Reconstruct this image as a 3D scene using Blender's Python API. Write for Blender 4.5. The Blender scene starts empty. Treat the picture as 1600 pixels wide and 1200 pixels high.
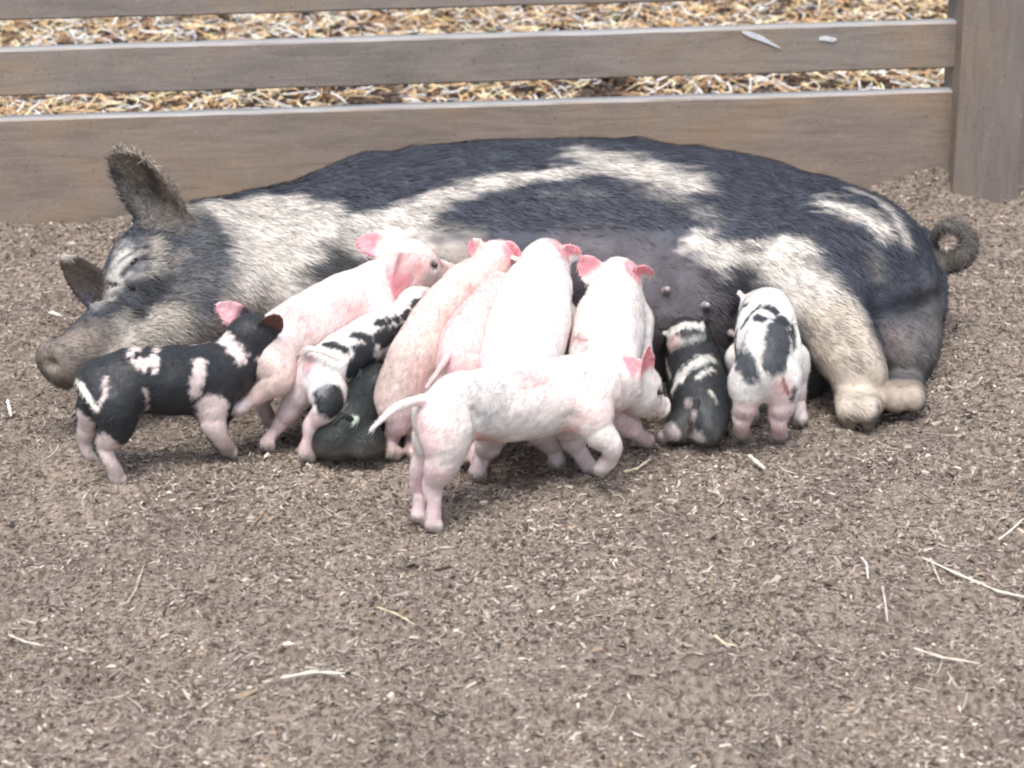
import bpy, math, random
import numpy as np
from mathutils import Vector, Matrix
from mathutils.bvhtree import BVHTree
rad = math.radians
rng = np.random.default_rng(7)
random.seed(7)
scn = bpy.context.scene
COL = scn.collection

# ------------------------------------------------------------------ camera, sky, sun, exposure
CAM_H, PITCH, ROLL, FPX = 1.5, rad(22.0), rad(1.0), 3465.0      # FPX: focal length in photo pixels (1600 wide)
cam_d = bpy.data.cameras.new('camera'); cam = bpy.data.objects.new('camera', cam_d); COL.objects.link(cam)
cam_d.sensor_width = 36.0; cam_d.lens = 36.0 * FPX / 1600.0
cam_d.clip_start = 0.05; cam_d.clip_end = 500
CAM_M = (Matrix.Translation((0, 0, CAM_H)) @ Matrix.Rotation(math.pi/2 - PITCH, 4, 'X') @ Matrix.Rotation(-ROLL, 4, 'Z'))
cam.matrix_world = CAM_M
cam_d.dof.use_dof = True; cam_d.dof.focus_distance = 3.75; cam_d.dof.aperture_fstop = 5.6
scn.camera = cam

SUN_EL, SUN_AZ = rad(70), rad(195)
world = bpy.data.worlds.new('World'); scn.world = world; world.use_nodes = True
wn = world.node_tree; wn.nodes.clear()
wo = wn.nodes.new('ShaderNodeOutputWorld'); wb = wn.nodes.new('ShaderNodeBackground')
sky = wn.nodes.new('ShaderNodeTexSky'); sky.sky_type = 'NISHITA'; sky.sun_disc = False
sky.sun_elevation = SUN_EL; sky.sun_rotation = SUN_AZ; sky.air_density = 1.0; sky.dust_density = 3.0; sky.ozone_density = 0.6
wb.inputs[1].default_value = 0.13
hsv = wn.nodes.new('ShaderNodeHueSaturation'); hsv.inputs['Saturation'].default_value = 0.55      # a milky, thinly overcast sky
wn.links.new(sky.outputs[0], hsv.inputs['Color']); wn.links.new(hsv.outputs[0], wb.inputs[0]); wn.links.new(wb.outputs[0], wo.inputs[0])
sun_d = bpy.data.lights.new('sun', 'SUN'); sun = bpy.data.objects.new('sun', sun_d); COL.objects.link(sun)
sun_d.energy = 1.3; sun_d.angle = rad(38); sun_d.color = (1.0, 0.96, 0.9)
sd = Vector((math.sin(SUN_AZ)*math.cos(SUN_EL), math.cos(SUN_AZ)*math.cos(SUN_EL), math.sin(SUN_EL)))
sun.rotation_euler = sd.to_track_quat('Z', 'Y').to_euler(); sun.location = sd*10
scn.view_settings.view_transform = 'Standard'; scn.view_settings.look = 'None'
scn.view_settings.exposure = 1.12; scn.view_settings.gamma = 1.0; scn.cycles.filter_width = 2.1; scn.view_settings.use_curve_mapping = False

# ------------------------------------------------------------------ measuring: where a point of the photo lies in the place
CR = CAM_M.to_3x3(); C0 = Vector((0, 0, CAM_H))
def ray(px, py):
    return (CR @ Vector(((px-800)/FPX, -(py-600)/FPX, -1.0))).normalized()
def P(px, py, Y):
    d = ray(px, py); return C0 + d*(Y/d.y)
def G(px, py, z=0.0):
    d = ray(px, py); return C0 + d*((z-CAM_H)/d.z)
V = Vector

VROT = np.array(Matrix.Rotation(.7, 3, 'X') @ Matrix.Rotation(.9, 3, 'Y') @ Matrix.Rotation(.5, 3, 'Z'))
def vnoise(p, s, seed=0):
    q = (np.asarray(p, dtype=np.float64) @ VROT)/s + 1000.0
    i = np.floor(q).astype(np.int64); f = q-i; f = f*f*(3-2*f)
    def h(a, b, c):
        n = (a*73856093) ^ (b*19349663) ^ (c*83492791) ^ (seed*2654435761)
        n = (n ^ (n >> 13)) * 1274126177
        return ((n ^ (n >> 16)) & 0xffff)/65535.0
    r = 0
    for dx in (0, 1):
        wx = f[:, 0] if dx else 1-f[:, 0]
        for dy in (0, 1):
            wy = f[:, 1] if dy else 1-f[:, 1]
            for dz in (0, 1):
                wz = f[:, 2] if dz else 1-f[:, 2]
                r = r + wx*wy*wz*h(i[:, 0]+dx, i[:, 1]+dy, i[:, 2]+dz)
    return r*2-1

# ------------------------------------------------------------------ materials
def mat(name):
    m = bpy.data.materials.new(name); m.use_nodes = True
    nt = m.node_tree; b = nt.nodes['Principled BSDF']
    return m, nt, b
def node(nt, t, **kw):
    n = nt.nodes.new(t)
    for k, v in kw.items():
        if k.startswith('i_'): n.inputs[int(k[2:])].default_value = v
        else: setattr(n, k, v)
    return n
def ramp(nt, stops):
    r = nt.nodes.new('ShaderNodeValToRGB'); e = r.color_ramp.elements
    while len(e) < len(stops): e.new(0.5)
    for el, (p, c) in zip(e, stops): el.position = p; el.color = (*c, 1) if len(c) == 3 else c
    return r
def mixc(nt, a, b, fac, mode='MIX'):
    n = nt.nodes.new('ShaderNodeMix'); n.data_type = 'RGBA'; n.blend_type = mode
    for s, v in ((n.inputs[0], fac), (n.inputs[6], a), (n.inputs[7], b)):
        if hasattr(v, 'is_linked') or hasattr(v, 'links'): nt.links.new(v, s)
        else: s.default_value = v
    return n.outputs[2]

def attr_mat(name, rough=0.6, sss=0.0, bump=0.0, bscale=200, spec=0.3, vary=0.12, vscale=60, sheen=0.0):
    m, nt, b = mat(name)
    a = node(nt, 'ShaderNodeAttribute', attribute_name='tint')
    tc = node(nt, 'ShaderNodeTexCoord')
    n = node(nt, 'ShaderNodeTexNoise'); n.inputs['Scale'].default_value = vscale; n.inputs['Detail'].default_value = 4
    nt.links.new(tc.outputs['Object'], n.inputs['Vector'])
    r = ramp(nt, [(0.3, (1-vary*2,)*3), (0.7, (1+vary*0.4,)*3)])
    nt.links.new(n.outputs['Fac'], r.inputs[0])
    c = mixc(nt, a.outputs['Color'], r.outputs[0], 1.0, 'MULTIPLY')
    nt.links.new(c, b.inputs['Base Color'])
    b.inputs['Roughness'].default_value = rough
    b.inputs['Specular IOR Level'].default_value = spec
    if sheen: b.inputs['Sheen Weight'].default_value = sheen
    if sss:
        b.inputs['Subsurface Weight'].default_value = sss
        b.inputs['Subsurface Radius'].default_value = (1.0, 0.35, 0.25)
        b.inputs['Subsurface Scale'].default_value = 0.012
    if bump:
        n2 = node(nt, 'ShaderNodeTexNoise'); n2.inputs['Scale'].default_value = bscale; n2.inputs['Detail'].default_value = 3
        nt.links.new(tc.outputs['Object'], n2.inputs['Vector'])
        bp = node(nt, 'ShaderNodeBump'); bp.inputs['Strength'].default_value = bump; bp.inputs['Distance'].default_value = 0.004
        nt.links.new(n2.outputs['Fac'], bp.inputs['Height']); nt.links.new(bp.outputs[0], b.inputs['Normal'])
    return m
M_SOW = attr_mat('sow_hide', rough=0.62, bump=0.5, bscale=90, spec=0.18, vary=0.2, vscale=25)
M_PIG = attr_mat('piglet_hide', rough=0.5, sss=0.35, bump=0.2, bscale=260, spec=0.35, vary=0.04, vscale=50)
M_CHIP = attr_mat('chip_tones', rough=0.85, spec=0.15, vary=0.1, vscale=150)
M_STRAW = attr_mat('straw_tones', rough=0.6, spec=0.3, vary=0.1, vscale=80)

def soil_mat():
    m, nt, b = mat('trampled_soil')
    tc = node(nt, 'ShaderNodeTexCoord')
    mp = node(nt, 'ShaderNodeMapping'); mp.inputs['Scale'].default_value = (1, 0.8, 1)
    nt.links.new(tc.outputs['Object'], mp.inputs[0])
    n1 = node(nt, 'ShaderNodeTexNoise'); n1.inputs['Scale'].default_value = 95; n1.inputs['Detail'].default_value = 6; n1.inputs['Roughness'].default_value = 0.65
    n2 = node(nt, 'ShaderNodeTexNoise'); n2.inputs['Scale'].default_value = 5; n2.inputs['Detail'].default_value = 4
    for n in (n1, n2): nt.links.new(mp.outputs[0], n.inputs['Vector'])
    r1 = ramp(nt, [(0.36, (0.10, 0.080, 0.066)), (0.5, (0.27, 0.225, 0.190)), (0.63, (0.38, 0.325, 0.277))])
    r2 = ramp(nt, [(0.35, (0.72, 0.70, 0.69)), (0.65, (1.08, 1.04, 1.0))])
    nt.links.new(n1.outputs['Fac'], r1.inputs[0]); nt.links.new(n2.outputs['Fac'], r2.inputs[0])
    nt.links.new(mixc(nt, r1.outputs[0], r2.outputs[0], 1.0, 'MULTIPLY'), b.inputs['Base Color'])
    b.inputs['Roughness'].default_value = 0.92; b.inputs['Specular IOR Level'].default_value = 0.15
    bp = node(nt, 'ShaderNodeBump'); bp.inputs['Strength'].default_value = 1.0; bp.inputs['Distance'].default_value = 0.012
    nt.links.new(n1.outputs['Fac'], bp.inputs['Height']); nt.links.new(bp.outputs[0], b.inputs['Normal'])
    return m
M_SOIL = soil_mat()

def wood_mat(name, tint=(1, 1, 1), seed=0.0, vertical=False):
    m, nt, b = mat(name)
    tc = node(nt, 'ShaderNodeTexCoord')
    def noise(scale, detail, sx, sy, sz, rough=0.55):
        mp = node(nt, 'ShaderNodeMapping'); mp.inputs['Scale'].default_value = (sx, sy, sz); mp.inputs['Location'].default_value = (seed, seed*1.7, seed*0.3)
        nt.links.new(tc.outputs['Object'], mp.inputs[0])
        n = node(nt, 'ShaderNodeTexNoise'); n.inputs['Scale'].default_value = scale; n.inputs['Detail'].default_value = detail; n.inputs['Roughness'].default_value = rough
        n.inputs['Distortion'].default_value = 0.6
        nt.links.new(mp.outputs[0], n.inputs['Vector']); return n.outputs['Fac']
    g = (0.05, 1, 1) if not vertical else (1, 1, 0.05)
    grain = noise(60, 8, *((0.12, 1, 1) if not vertical else (1, 1, 0.12)), 0.7); blot = noise(4.5, 5, 0.6, 1, 1.2, 0.6) if not vertical else noise(4.5, 5, 1.2, 1, 0.5, 0.6)
    speck = noise(160, 2, 1, 1, 1)
    cracks = noise(26, 3, *( (0.03, 1, 1.2) if not vertical else (1.2, 1, 0.03)))
    r = ramp(nt, [(0.30, (0.208, 0.178, 0.155)), (0.5, (0.255, 0.222, 0.194)), (0.72, (0.295, 0.262, 0.232))])
    nt.links.new(grain, r.inputs[0])
    rb = ramp(nt, [(0.34, (0.80, 0.80, 0.83)), (0.52, (1.0, 0.98, 0.97)), (0.70, (1.14, 0.98, 0.80))])
    nt.links.new(blot, rb.inputs[0])
    c = mixc(nt, r.outputs[0], rb.outputs[0], 1.0, 'MULTIPLY')
    rs = ramp(nt, [(0.27, (0.55, 0.52, 0.5)), (0.36, (1, 1, 1)), (0.64, (1, 1, 1)), (0.74, (1.4, 1.4, 1.42))])
    nt.links.new(speck, rs.inputs[0])
    c = mixc(nt, c, rs.outputs[0], 1.0, 'MULTIPLY')
    rc = ramp(nt, [(0.25, (0.5, 0.47, 0.45)), (0.30, (1, 1, 1))])
    nt.links.new(cracks, rc.inputs[0])
    c = mixc(nt, c, rc.outputs[0], 1.0, 'MULTIPLY')
    c = mixc(nt, c, (*tint, 1), 1.0, 'MULTIPLY')
    ge = node(nt, 'ShaderNodeNewGeometry'); sx = node(nt, 'ShaderNodeSeparateXYZ'); nt.links.new(ge.outputs['True Normal'], sx.inputs[0])
    rt = ramp(nt, [(0.6, (0, 0, 0)), (0.8, (1, 1, 1))]); nt.links.new(sx.outputs['Z'], rt.inputs[0])
    c = mixc(nt, c, (0.40, 0.395, 0.39, 1), rt.outputs[0])                # top faces greyed by weather, with sky brightness painted in
    nt.links.new(c, b.inputs['Base Color'])
    b.inputs['Roughness'].default_value = 0.72; b.inputs['Specular IOR Level'].default_value = 0.3
    bp = node(nt, 'ShaderNodeBump'); bp.inputs['Strength'].default_value = 0.5; bp.inputs['Distance'].default_value = 0.003
    nt.links.new(grain, bp.inputs['Height']); nt.links.new(bp.outputs[0], b.inputs['Normal'])
    return m
M_WOOD = [wood_mat('weathered_timber', (1.0, 1.0, 1.0), 0.0), wood_mat('weathered_timber_warm', (1.02, 0.97, 0.92), 3.1),
          wood_mat('weathered_post_timber', (0.82, 0.82, 0.83), 7.7, True)]
def plain(name, c, rough=0.5, spec=0.5):
    m, nt, b = mat(name)
    tc = node(nt, 'ShaderNodeTexCoord'); n = node(nt, 'ShaderNodeTexNoise'); n.inputs['Scale'].default_value = 90
    nt.links.new(tc.outputs['Object'], n.inputs['Vector'])
    r = ramp(nt, [(0.3, tuple(x*0.85 for x in c)), (0.7, tuple(min(1, x*1.08) for x in c))])
    nt.links.new(n.outputs['Fac'], r.inputs[0]); nt.links.new(r.outputs[0], b.inputs['Base Color'])
    b.inputs['Roughness'].default_value = rough; b.inputs['Specular IOR Level'].default_value = spec
    return m
M_EYE = plain('dark_eye', (0.02, 0.015, 0.013), 0.15, 0.6)
M_SCUFF = plain('pale_scuff', (0.62, 0.64, 0.68), 0.6, 0.3)

# ------------------------------------------------------------------ mesh helpers
def new_obj(name, verts, faces, material, parent=None, loc=(0, 0, 0), smooth=True, tint=None):
    """verts (N,3) in world space; the object's origin goes to loc"""
    verts = np.asarray(verts, dtype=np.float32) - np.asarray(loc, dtype=np.float32)
    me = bpy.data.meshes.new(name)
    if isinstance(faces, np.ndarray) or (isinstance(faces, tuple) and isinstance(faces[0], np.ndarray)):
        groups = [faces] if isinstance(faces, np.ndarray) else list(faces)
        loops = np.concatenate([g.ravel() for g in groups]).astype(np.int32)
        tot = np.concatenate([np.full(len(g), g.shape[1]) for g in groups]).astype(np.int32)
        st = np.concatenate([[0], np.cumsum(tot)[:-1]]).astype(np.int32)
        me.vertices.add(len(verts)); me.vertices.foreach_set('co', verts.ravel())
        me.loops.add(len(loops)); me.loops.foreach_set('vertex_index', loops)
        me.polygons.add(len(tot)); me.polygons.foreach_set('loop_start', st)
        me.polygons.foreach_set('loop_total', tot)
        me.update(calc_edges=True)
    else:
        me.from_pydata([tuple(v) for v in verts], [], faces); me.update()
    me.polygons.foreach_set('use_smooth', np.full(len(me.polygons), bool(smooth)))
    if tint is not None:
        a = me.attributes.new('tint', 'FLOAT_COLOR', 'POINT')
        c = np.ones((len(verts), 4), dtype=np.float32); c[:, :3] = tint
        a.data.foreach_set('color', c.ravel())
    me.materials.append(material)
    o = bpy.data.objects.new(name, me); COL.objects.link(o)
    if parent is not None:
        o.parent = parent
        o.location = Vector(loc) - Vector(parent.location)
    else: o.location = loc
    return o
def tag(o, label=None, cat=None, group=None, kind=None):
    if label: o['label'] = label
    if cat: o['category'] = cat
    if group: o['group'] = group
    if kind: o['kind'] = kind
    return o
def empty(name, loc, label, cat, group=None):
    o = bpy.data.objects.new(name, None); COL.objects.link(o); o.location = loc; o.empty_display_size = 0.1
    return tag(o, label, cat, group)

# ------------------------------------------------------------------ ground shape
WALLOW = [(G(1552, 316), 0.11, 0.10, 0.035), (G(95, 600), 0.20, 0.16, 0.035), (G(300, 640), 0.5, 0.2, 0.02), (G(560, 640), 0.5, 0.2, 0.015), (G(1280, 620), 0.35, 0.14, 0.03)]
RISE = [(G(70, 648), 0.10, 0.03, 0.022), (G(1475, 292), 0.13, 0.06, 0.060), (G(900, 900), 0.5, 0.10, 0.008), (G(300, 760), 0.45, 0.10, 0.006), (G(1340, 690), 0.4, 0.07, 0.008)]
HOLES = [(G(310, 880), 0.05, 0.02, 0.010), (G(560, 1010), 0.06, 0.025, 0.010), (G(860, 960), 0.07, 0.03, 0.012), (G(1120, 900), 0.05, 0.025, 0.010), (G(1480, 1120), 0.05, 0.025, 0.012), (G(930, 1120), 0.05, 0.02, 0.010), (G(148, 1052), 0.035, 0.018, 0.022), (G(40, 912), 0.03, 0.015, 0.012), (G(165, 980), 0.03, 0.015, 0.010), (G(1500, 735), 0.04, 0.03, 0.014), (G(1440, 975), 0.04, 0.015, 0.010), (G(740, 735), 0.05, 0.02, 0.008),
         (G(1015, 795), 0.02, 0.012, 0.012), (G(1370, 865), 0.05, 0.02, 0.010), (G(1280, 980), 0.04, 0.02, 0.012), (G(45, 545), 0.05, 0.04, 0.014)]
DENT = [(rng.uniform(-1.3, 1.3), rng.uniform(2.4, 4.6), rng.uniform(.016, .036), rng.uniform(.012, .024), rng.uniform(.008, .016)) for _ in range(110)]
DENT = [d for d in DENT if not (3.0 < d[1] < 4.3 and -.8 < d[0] < .7)]
def gz(x, y):
    x = np.asarray(x, float); y = np.asarray(y, float)
    z = np.zeros_like(x)
    for (cx, cy, sx, sy, a) in DENT:                                # trodden hoof dents with a pushed-up rim
        m = (np.abs(x-cx) < sx*3.5) & (np.abs(y-cy) < sy*3.5)
        q = ((x[m]-cx)/sx)**2+((y[m]-cy)/sy)**2
        z[m] += -a*np.exp(-q)+.45*a*np.exp(-(np.sqrt(q)-1.7)**2*3)
    for (c, sx, sy, a), s in [(w, -1) for w in WALLOW] + [(w, 1) for w in RISE] + [(w, -1) for w in HOLES]:
        z = z + s*a*np.exp(-((x-c.x)/sx)**2 - ((y-c.y)/sy)**2)
    p = np.stack([x, y, np.zeros_like(x)], -1).reshape(-1, 3)
    fade = np.clip((7-np.abs(y-3.5).reshape(-1))/3, 0, 1)
    n = 0.014*vnoise(p, 0.40, 1) + 0.011*vnoise(p, 0.15, 2) + 0.0105*vnoise(p*np.array([.7, 1, 1]), 0.055, 3) + 0.0062*vnoise(p, 0.024, 4)
    return z + (n*fade).reshape(x.shape)
def axis(a, b, step, far):
    core = np.arange(a, b+step/2, step); out = []; d = step; v = core[-1]
    while v < far: d *= 1.35; v += d; out.append(v)
    neg = []; d = step; v = core[0]
    while v > -far: d *= 1.35; v -= d; neg.append(v)
    return np.array(neg[::-1]+list(core)+out)
xs = axis(-1.7, 1.7, 0.009, 90); ys = axis(2.1, 5.0, 0.009, 90)
XX, YY = np.meshgrid(xs, ys, indexing='ij'); ZZ = gz(XX, YY)
nx, ny = XX.shape
idx = np.arange(nx*ny).reshape(nx, ny)
gf = np.stack([idx[:-1, :-1], idx[1:, :-1], idx[1:, 1:], idx[:-1, 1:]], -1).reshape(-1, 4)
ground = new_obj('ground', np.stack([XX, YY, ZZ], -1).reshape(-1, 3), gf, M_SOIL)
tag(ground, kind='structure')

# ------------------------------------------------------------------ fence
FYAW = rad(3.0)
F0 = G(0, 345)                                            # left foot of the boards' front face
fdir = Vector((math.cos(FYAW), math.sin(FYAW), 0)); fn = Vector((math.sin(FYAW), -math.cos(FYAW), 0))   # fn faces the pen
def fence_hit(px, py, off=0.0):
    d = ray(px, py); o = F0 + fn*off
    t = (o - C0).dot(fn)/d.dot(fn); p = C0 + d*t
    return (p-F0).dot(fdir), p.z
fence = empty('wooden_fence', F0 + fdir*0.9, 'weathered grey timber board fence with a thick post, behind the lying sow', 'fence')
def plank(s0, s1, z0, z1, t, material, off=0.0, name='plank', rough=0.0012, parent=fence):
    """board from s0 to s1 along the fence, its front face 'off' in front of the fence plane"""
    L = s1-s0; n = max(2, int(L/0.03)); prof = []
    bv = 0.004
    prof = [(0, z0+bv), (bv, z0), (t-bv, z0), (t, z0+bv), (t, z1-bv), (t-bv, z1), (bv, z1), (0, z1-bv)]
    vs = []; nseg = n+1
    for i in range(nseg):
        s = s0+L*i/n
        for j, (d, z) in enumerate(prof):
            p = np.array([[s, d*3, z*3+off]])
            w = rough*float(vnoise(p, 0.25, 11)[0]) + rough*0.7*float(vnoise(p, 0.06, 12)[0])
            v = F0 + fdir*s - fn*(d-off) + Vector((0, 0, 1))*(z-F0.z+w*1.5) + fn*w
            vs.append(v)
    m = len(prof); fs = []
    for i in range(n):
        for j in range(m):
            a = i*m+j; b = i*m+(j+1) % m
            fs.append((a, b, b+m, a+m))
    fs.append(tuple(range(m))[::-1]); fs.append(tuple(range((nseg-1)*m, nseg*m)))
    o = new_obj(name, [tuple(v) for v in vs], fs, material, parent, tuple(F0+fdir*((s0+s1)/2)), smooth=False)
    return o
sP0, _ = fence_hit(1495, 200, 0.055); sP1, _ = fence_hit(1597, 200, 0.055)
zb_top = (fence_hit(0, 188)[1] + fence_hit(1495, 140.6)[1])/2
z2_top = (fence_hit(0, 79.5)[1] + fence_hit(1503, 33.8)[1])/2
z2_bot = (fence_hit(0, 153)[1] + fence_hit(1498, 104.7)[1])/2
z3_bot = (fence_hit(0, 34)[1] + fence_hit(600, 15)[1])/2
print('FENCE z', zb_top, z2_bot, z2_top, z3_bot, 'post', sP0, sP1)
SL, SR = -1.6, sP0+0.02
plank(SL, SR, -0.05, zb_top, 0.04, M_WOOD[1])
plank(SL, SR, z2_bot, z2_top, 0.04, M_WOOD[0])
plank(SL, SR, z3_bot, z3_bot+0.12, 0.04, M_WOOD[0])
for z0, z1, k in ((-0.05, zb_top-0.004, 1), (z2_bot, z2_top-0.003, 0), (z3_bot+.003, z3_bot+0.12, 0)):
    plank(sP1-0.02, sP1+1.8, z0, z1, 0.04, M_WOOD[k])
plank(SL-0.12, SL+0.0, -0.1, 0.75, 0.14, M_WOOD[2], 0.055, 'post')
plank(sP0, sP1, -0.1, 0.75, 0.14, M_WOOD[2], 0.055, 'post')
plank(sP1+1.8, sP1+1.92, -0.1, 0.75, 0.14, M_WOOD[2], 0.055, 'post')
def scuff(pts, w):
    """a thin pale paint chip on the second board, outline following pts"""
    P3 = [F0 + fdir*fence_hit(x, y, 0.002)[0] + V((0, 0, fence_hit(x, y, 0.002)[1])) - V((0, 0, F0.z)) for x, y in pts]
    vs = []; fs = []
    for i, p in enumerate(P3):
        ww = w[i]
        for off in (0.0035, -0.001):
            vs += [tuple(p+fn*off+V((0, 0, ww))), tuple(p+fn*off-V((0, 0, ww)))]
    n = len(P3)
    for i in range(n-1):
        a = i*4; b = a+4
        fs += [(a, a+1, b+1, b), (a+2, b+2, b+3, a+3), (a, b, b+2, a+2), (a+1, a+3, b+3, b+1)]
    fs += [(0, 2, 3, 1), (4*n-4, 4*n-3, 4*n-1, 4*n-2)]
    new_obj('scuff_mark', vs, fs, M_SCUFF, fence, tuple(P3[0]), smooth=False)
scuff([(1160, 50), (1172, 54), (1190, 60), (1205, 68), (1219, 75)], [0.002, 0.006, 0.006, 0.003, 0.001])
scuff([(1280, 61), (1290, 60), (1300, 62), (1307, 62)], [0.003, 0.005, 0.005, 0.002])

# ------------------------------------------------------------------ implicit bodies
class Vol:
    def __init__(s, lo, hi, h):
        s.lo = np.array(lo, float); s.h = h
        s.n = np.ceil((np.array(hi)-s.lo)/h).astype(int)+1
        s.F = np.full(s.n, 1.0, dtype=np.float32)
    def _box(s, lo, hi):
        a = np.clip(np.floor((np.array(lo)-s.lo)/s.h).astype(int), 0, s.n-1)
        b = np.clip(np.ceil((np.array(hi)-s.lo)/s.h).astype(int)+1, 1, s.n)
        sl = tuple(slice(i, j) for i, j in zip(a, b))
        ax = [s.lo[k]+s.h*np.arange(a[k], b[k]) for k in range(3)]
        X, Y, Z = np.meshgrid(*ax, indexing='ij')
        return sl, np.stack([X, Y, Z], -1)
    def blend(s, sl, d, k, op='add'):
        a = s.F[sl]
        if op == 'add':
            h = np.maximum(k-np.abs(a-d), 0)/k
            s.F[sl] = np.minimum(a, d)-h*h*k*0.25
        else:
            d = -d; h = np.maximum(k-np.abs(a-d), 0)/k
            s.F[sl] = np.maximum(a, d)+h*h*k*0.25
    def ell(s, c, r, R=None, k=0.02, op='add'):
        """ellipsoid; R rows = its axes in world space"""
        c = np.array(c, float); r = np.array(r, float); m = r.max()+k+3*s.h
        sl, p = s._box(c-m, c+m); q = p-c
        if R is not None: q = q @ np.array(R, float).T
        k0 = np.linalg.norm(q/r, axis=-1); k1 = np.linalg.norm(q/(r*r), axis=-1)+1e-9
        s.blend(sl, k0*(k0-1)/k1, k, op)
    def chain(s, pts, rs, k=0.02, sub=4, op='add'):
        pts = np.array([tuple(p) for p in pts], float); rs = np.array(rs, float)
        if len(pts) > 2 and sub > 1:
            Q = np.vstack([2*pts[0]-pts[1], pts, 2*pts[-1]-pts[-2]]); S = np.concatenate([[rs[0]], rs, [rs[-1]]])
            o = []; orr = []
            for i in range(1, len(Q)-2):
                for j in range(sub):
                    t = j/sub; a, b, c, d = Q[i-1], Q[i], Q[i+1], Q[i+2]
                    o.append(0.5*((2*b)+(-a+c)*t+(2*a-5*b+4*c-d)*t*t+(-a+3*b-3*c+d)*t**3))
                    orr.append(S[i]+(S[i+1]-S[i])*(t*t*(3-2*t)))
            o.append(pts[-1]); orr.append(rs[-1]); pts = np.array(o); rs = np.array(orr)
        m = rs.max()+k+3*s.h
        sl, p = s._box(pts.min(0)-m, pts.max(0)+m)
        D = np.full(p.shape[:3], 9.0)
        for a, b, ra, rb in zip(pts[:-1], pts[1:], rs[:-1], rs[1:]):
            ba = b-a; L = ba@ba+1e-12; pa = p-a
            t = np.clip((pa@ba)/L, 0, 1)
            D = np.minimum(D, np.linalg.norm(pa-t[..., None]*ba, axis=-1)-(ra+(rb-ra)*t))
        s.blend(sl, D, k, op)
    def ear(s, base, tip, inner, W, th, k=0.006, cup=6.0, curl=0.0, pw=.68):
        """leaf-shaped cupped ear; 'inner' is the way its hollow side faces"""
        b = np.array(tuple(base), float); u = np.array(tuple(tip), float)-b; L = np.linalg.norm(u); u /= L
        w = np.array(tuple(inner), float); w -= u*(w@u); w /= np.linalg.norm(w); v = np.cross(w, u)
        m = max(L, W)+k+4*s.h
        sl, p = s._box(b-m, b+m); q = p-b
        U, Vv, Wn = q@u, q@v, q@w
        t = np.clip(U/L, -0.15, 1)
        hw = W*np.clip(1-t, 0, 1)**pw*(0.66+0.95*np.clip(t, 0, 1))
        Wc = Wn - cup*Vv**2*(1-0.5*np.clip(t, 0, 1)) - curl*U*U/L + 0.0
        thk = th*(1.5-0.7*np.clip(t, 0, 1))
        d = np.maximum(np.abs(Wc)-thk, np.maximum(np.abs(Vv)-hw, np.maximum(U-L, -U-0.12*L)))
        s.blend(sl, d, k)
    def mesh(s):
        F = s.F; ins = F < 0
        nx, ny, nz = F.shape
        def cn(a, dx, dy, dz): return a[dx:nx-1+dx, dy:ny-1+dy, dz:nz-1+dz]
        cnt = sum(cn(ins, a, b, c).astype(np.int8) for a in (0, 1) for b in (0, 1) for c in (0, 1))
        mix = (cnt > 0) & (cnt < 8)
        cells = np.argwhere(mix); N = len(cells)
        vid = np.full(mix.shape, -1, dtype=np.int64); vid[mix] = np.arange(N)
        acc = np.zeros((N, 3)); num = np.zeros(N)
        i, j, k = cells.T
        for ax in range(3):
            for a in (0, 1):
                for b in (0, 1):
                    o0 = [0, 0, 0]; oth = [x for x in range(3) if x != ax]; o0[oth[0]] = a; o0[oth[1]] = b
                    o1 = list(o0); o1[ax] = 1
                    f0 = F[i+o0[0], j+o0[1], k+o0[2]]; f1 = F[i+o1[0], j+o1[1], k+o1[2]]
                    cr = (f0 < 0) != (f1 < 0)
                    t = np.where(cr, f0/(f0-f1+1e-20), 0)
                    pt = np.array(o0, float)[None, :].repeat(N, 0); pt[:, ax] = t
                    acc += np.where(cr[:, None], pt, 0); num += cr
        verts = s.lo + s.h*(cells + acc/num[:, None])
        faces = []
        for ax in range(3):
            b, c = [(1, 2), (2, 0), (0, 1)][ax]
            s0 = [slice(None)]*3; s1 = [slice(None)]*3; s0[ax] = slice(0, -1); s1[ax] = slice(1, None)
            e0 = ins[tuple(s0)]; e1 = ins[tuple(s1)]
            E = np.argwhere(e0 != e1); E = E[(E[:, b] > 0) & (E[:, c] > 0) & (E[:, b] < F.shape[b]-1) & (E[:, c] < F.shape[c]-1)]
            flip = ~ins[E[:, 0], E[:, 1], E[:, 2]]
            def at(db, dc):
                q = E.copy(); q[:, b] += db; q[:, c] += dc
                return vid[q[:, 0], q[:, 1], q[:, 2]]
            Q = np.stack([at(-1, -1), at(0, -1), at(0, 0), at(-1, 0)], -1)
            Q[flip] = Q[flip][:, ::-1]; faces.append(Q)
        faces = np.concatenate(faces)
        faces = faces[(faces >= 0).all(1)]
        # light smoothing along the mesh edges
        for lam in (0.5, -0.52, 0.5, -0.52):
            S = np.zeros_like(verts); n = np.zeros(len(verts))
            for a, b in ((0, 1), (1, 2), (2, 3), (3, 0)):
                np.add.at(S, faces[:, a], verts[faces[:, b]]); np.add.at(n, faces[:, a], 1)
                np.add.at(S, faces[:, b], verts[faces[:, a]]); np.add.at(n, faces[:, b], 1)
            verts = verts + lam*(S/np.maximum(n, 1)[:, None]-verts)
        return verts, faces
def normals(v, f):
    a, b, c, d = (v[f[:, i]] for i in range(4))
    n = np.cross(c-a, d-b); N = np.zeros_like(v)
    for i in range(4): np.add.at(N, f[:, i], n)
    return N/(np.linalg.norm(N, axis=1, keepdims=True)+1e-12)

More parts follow.
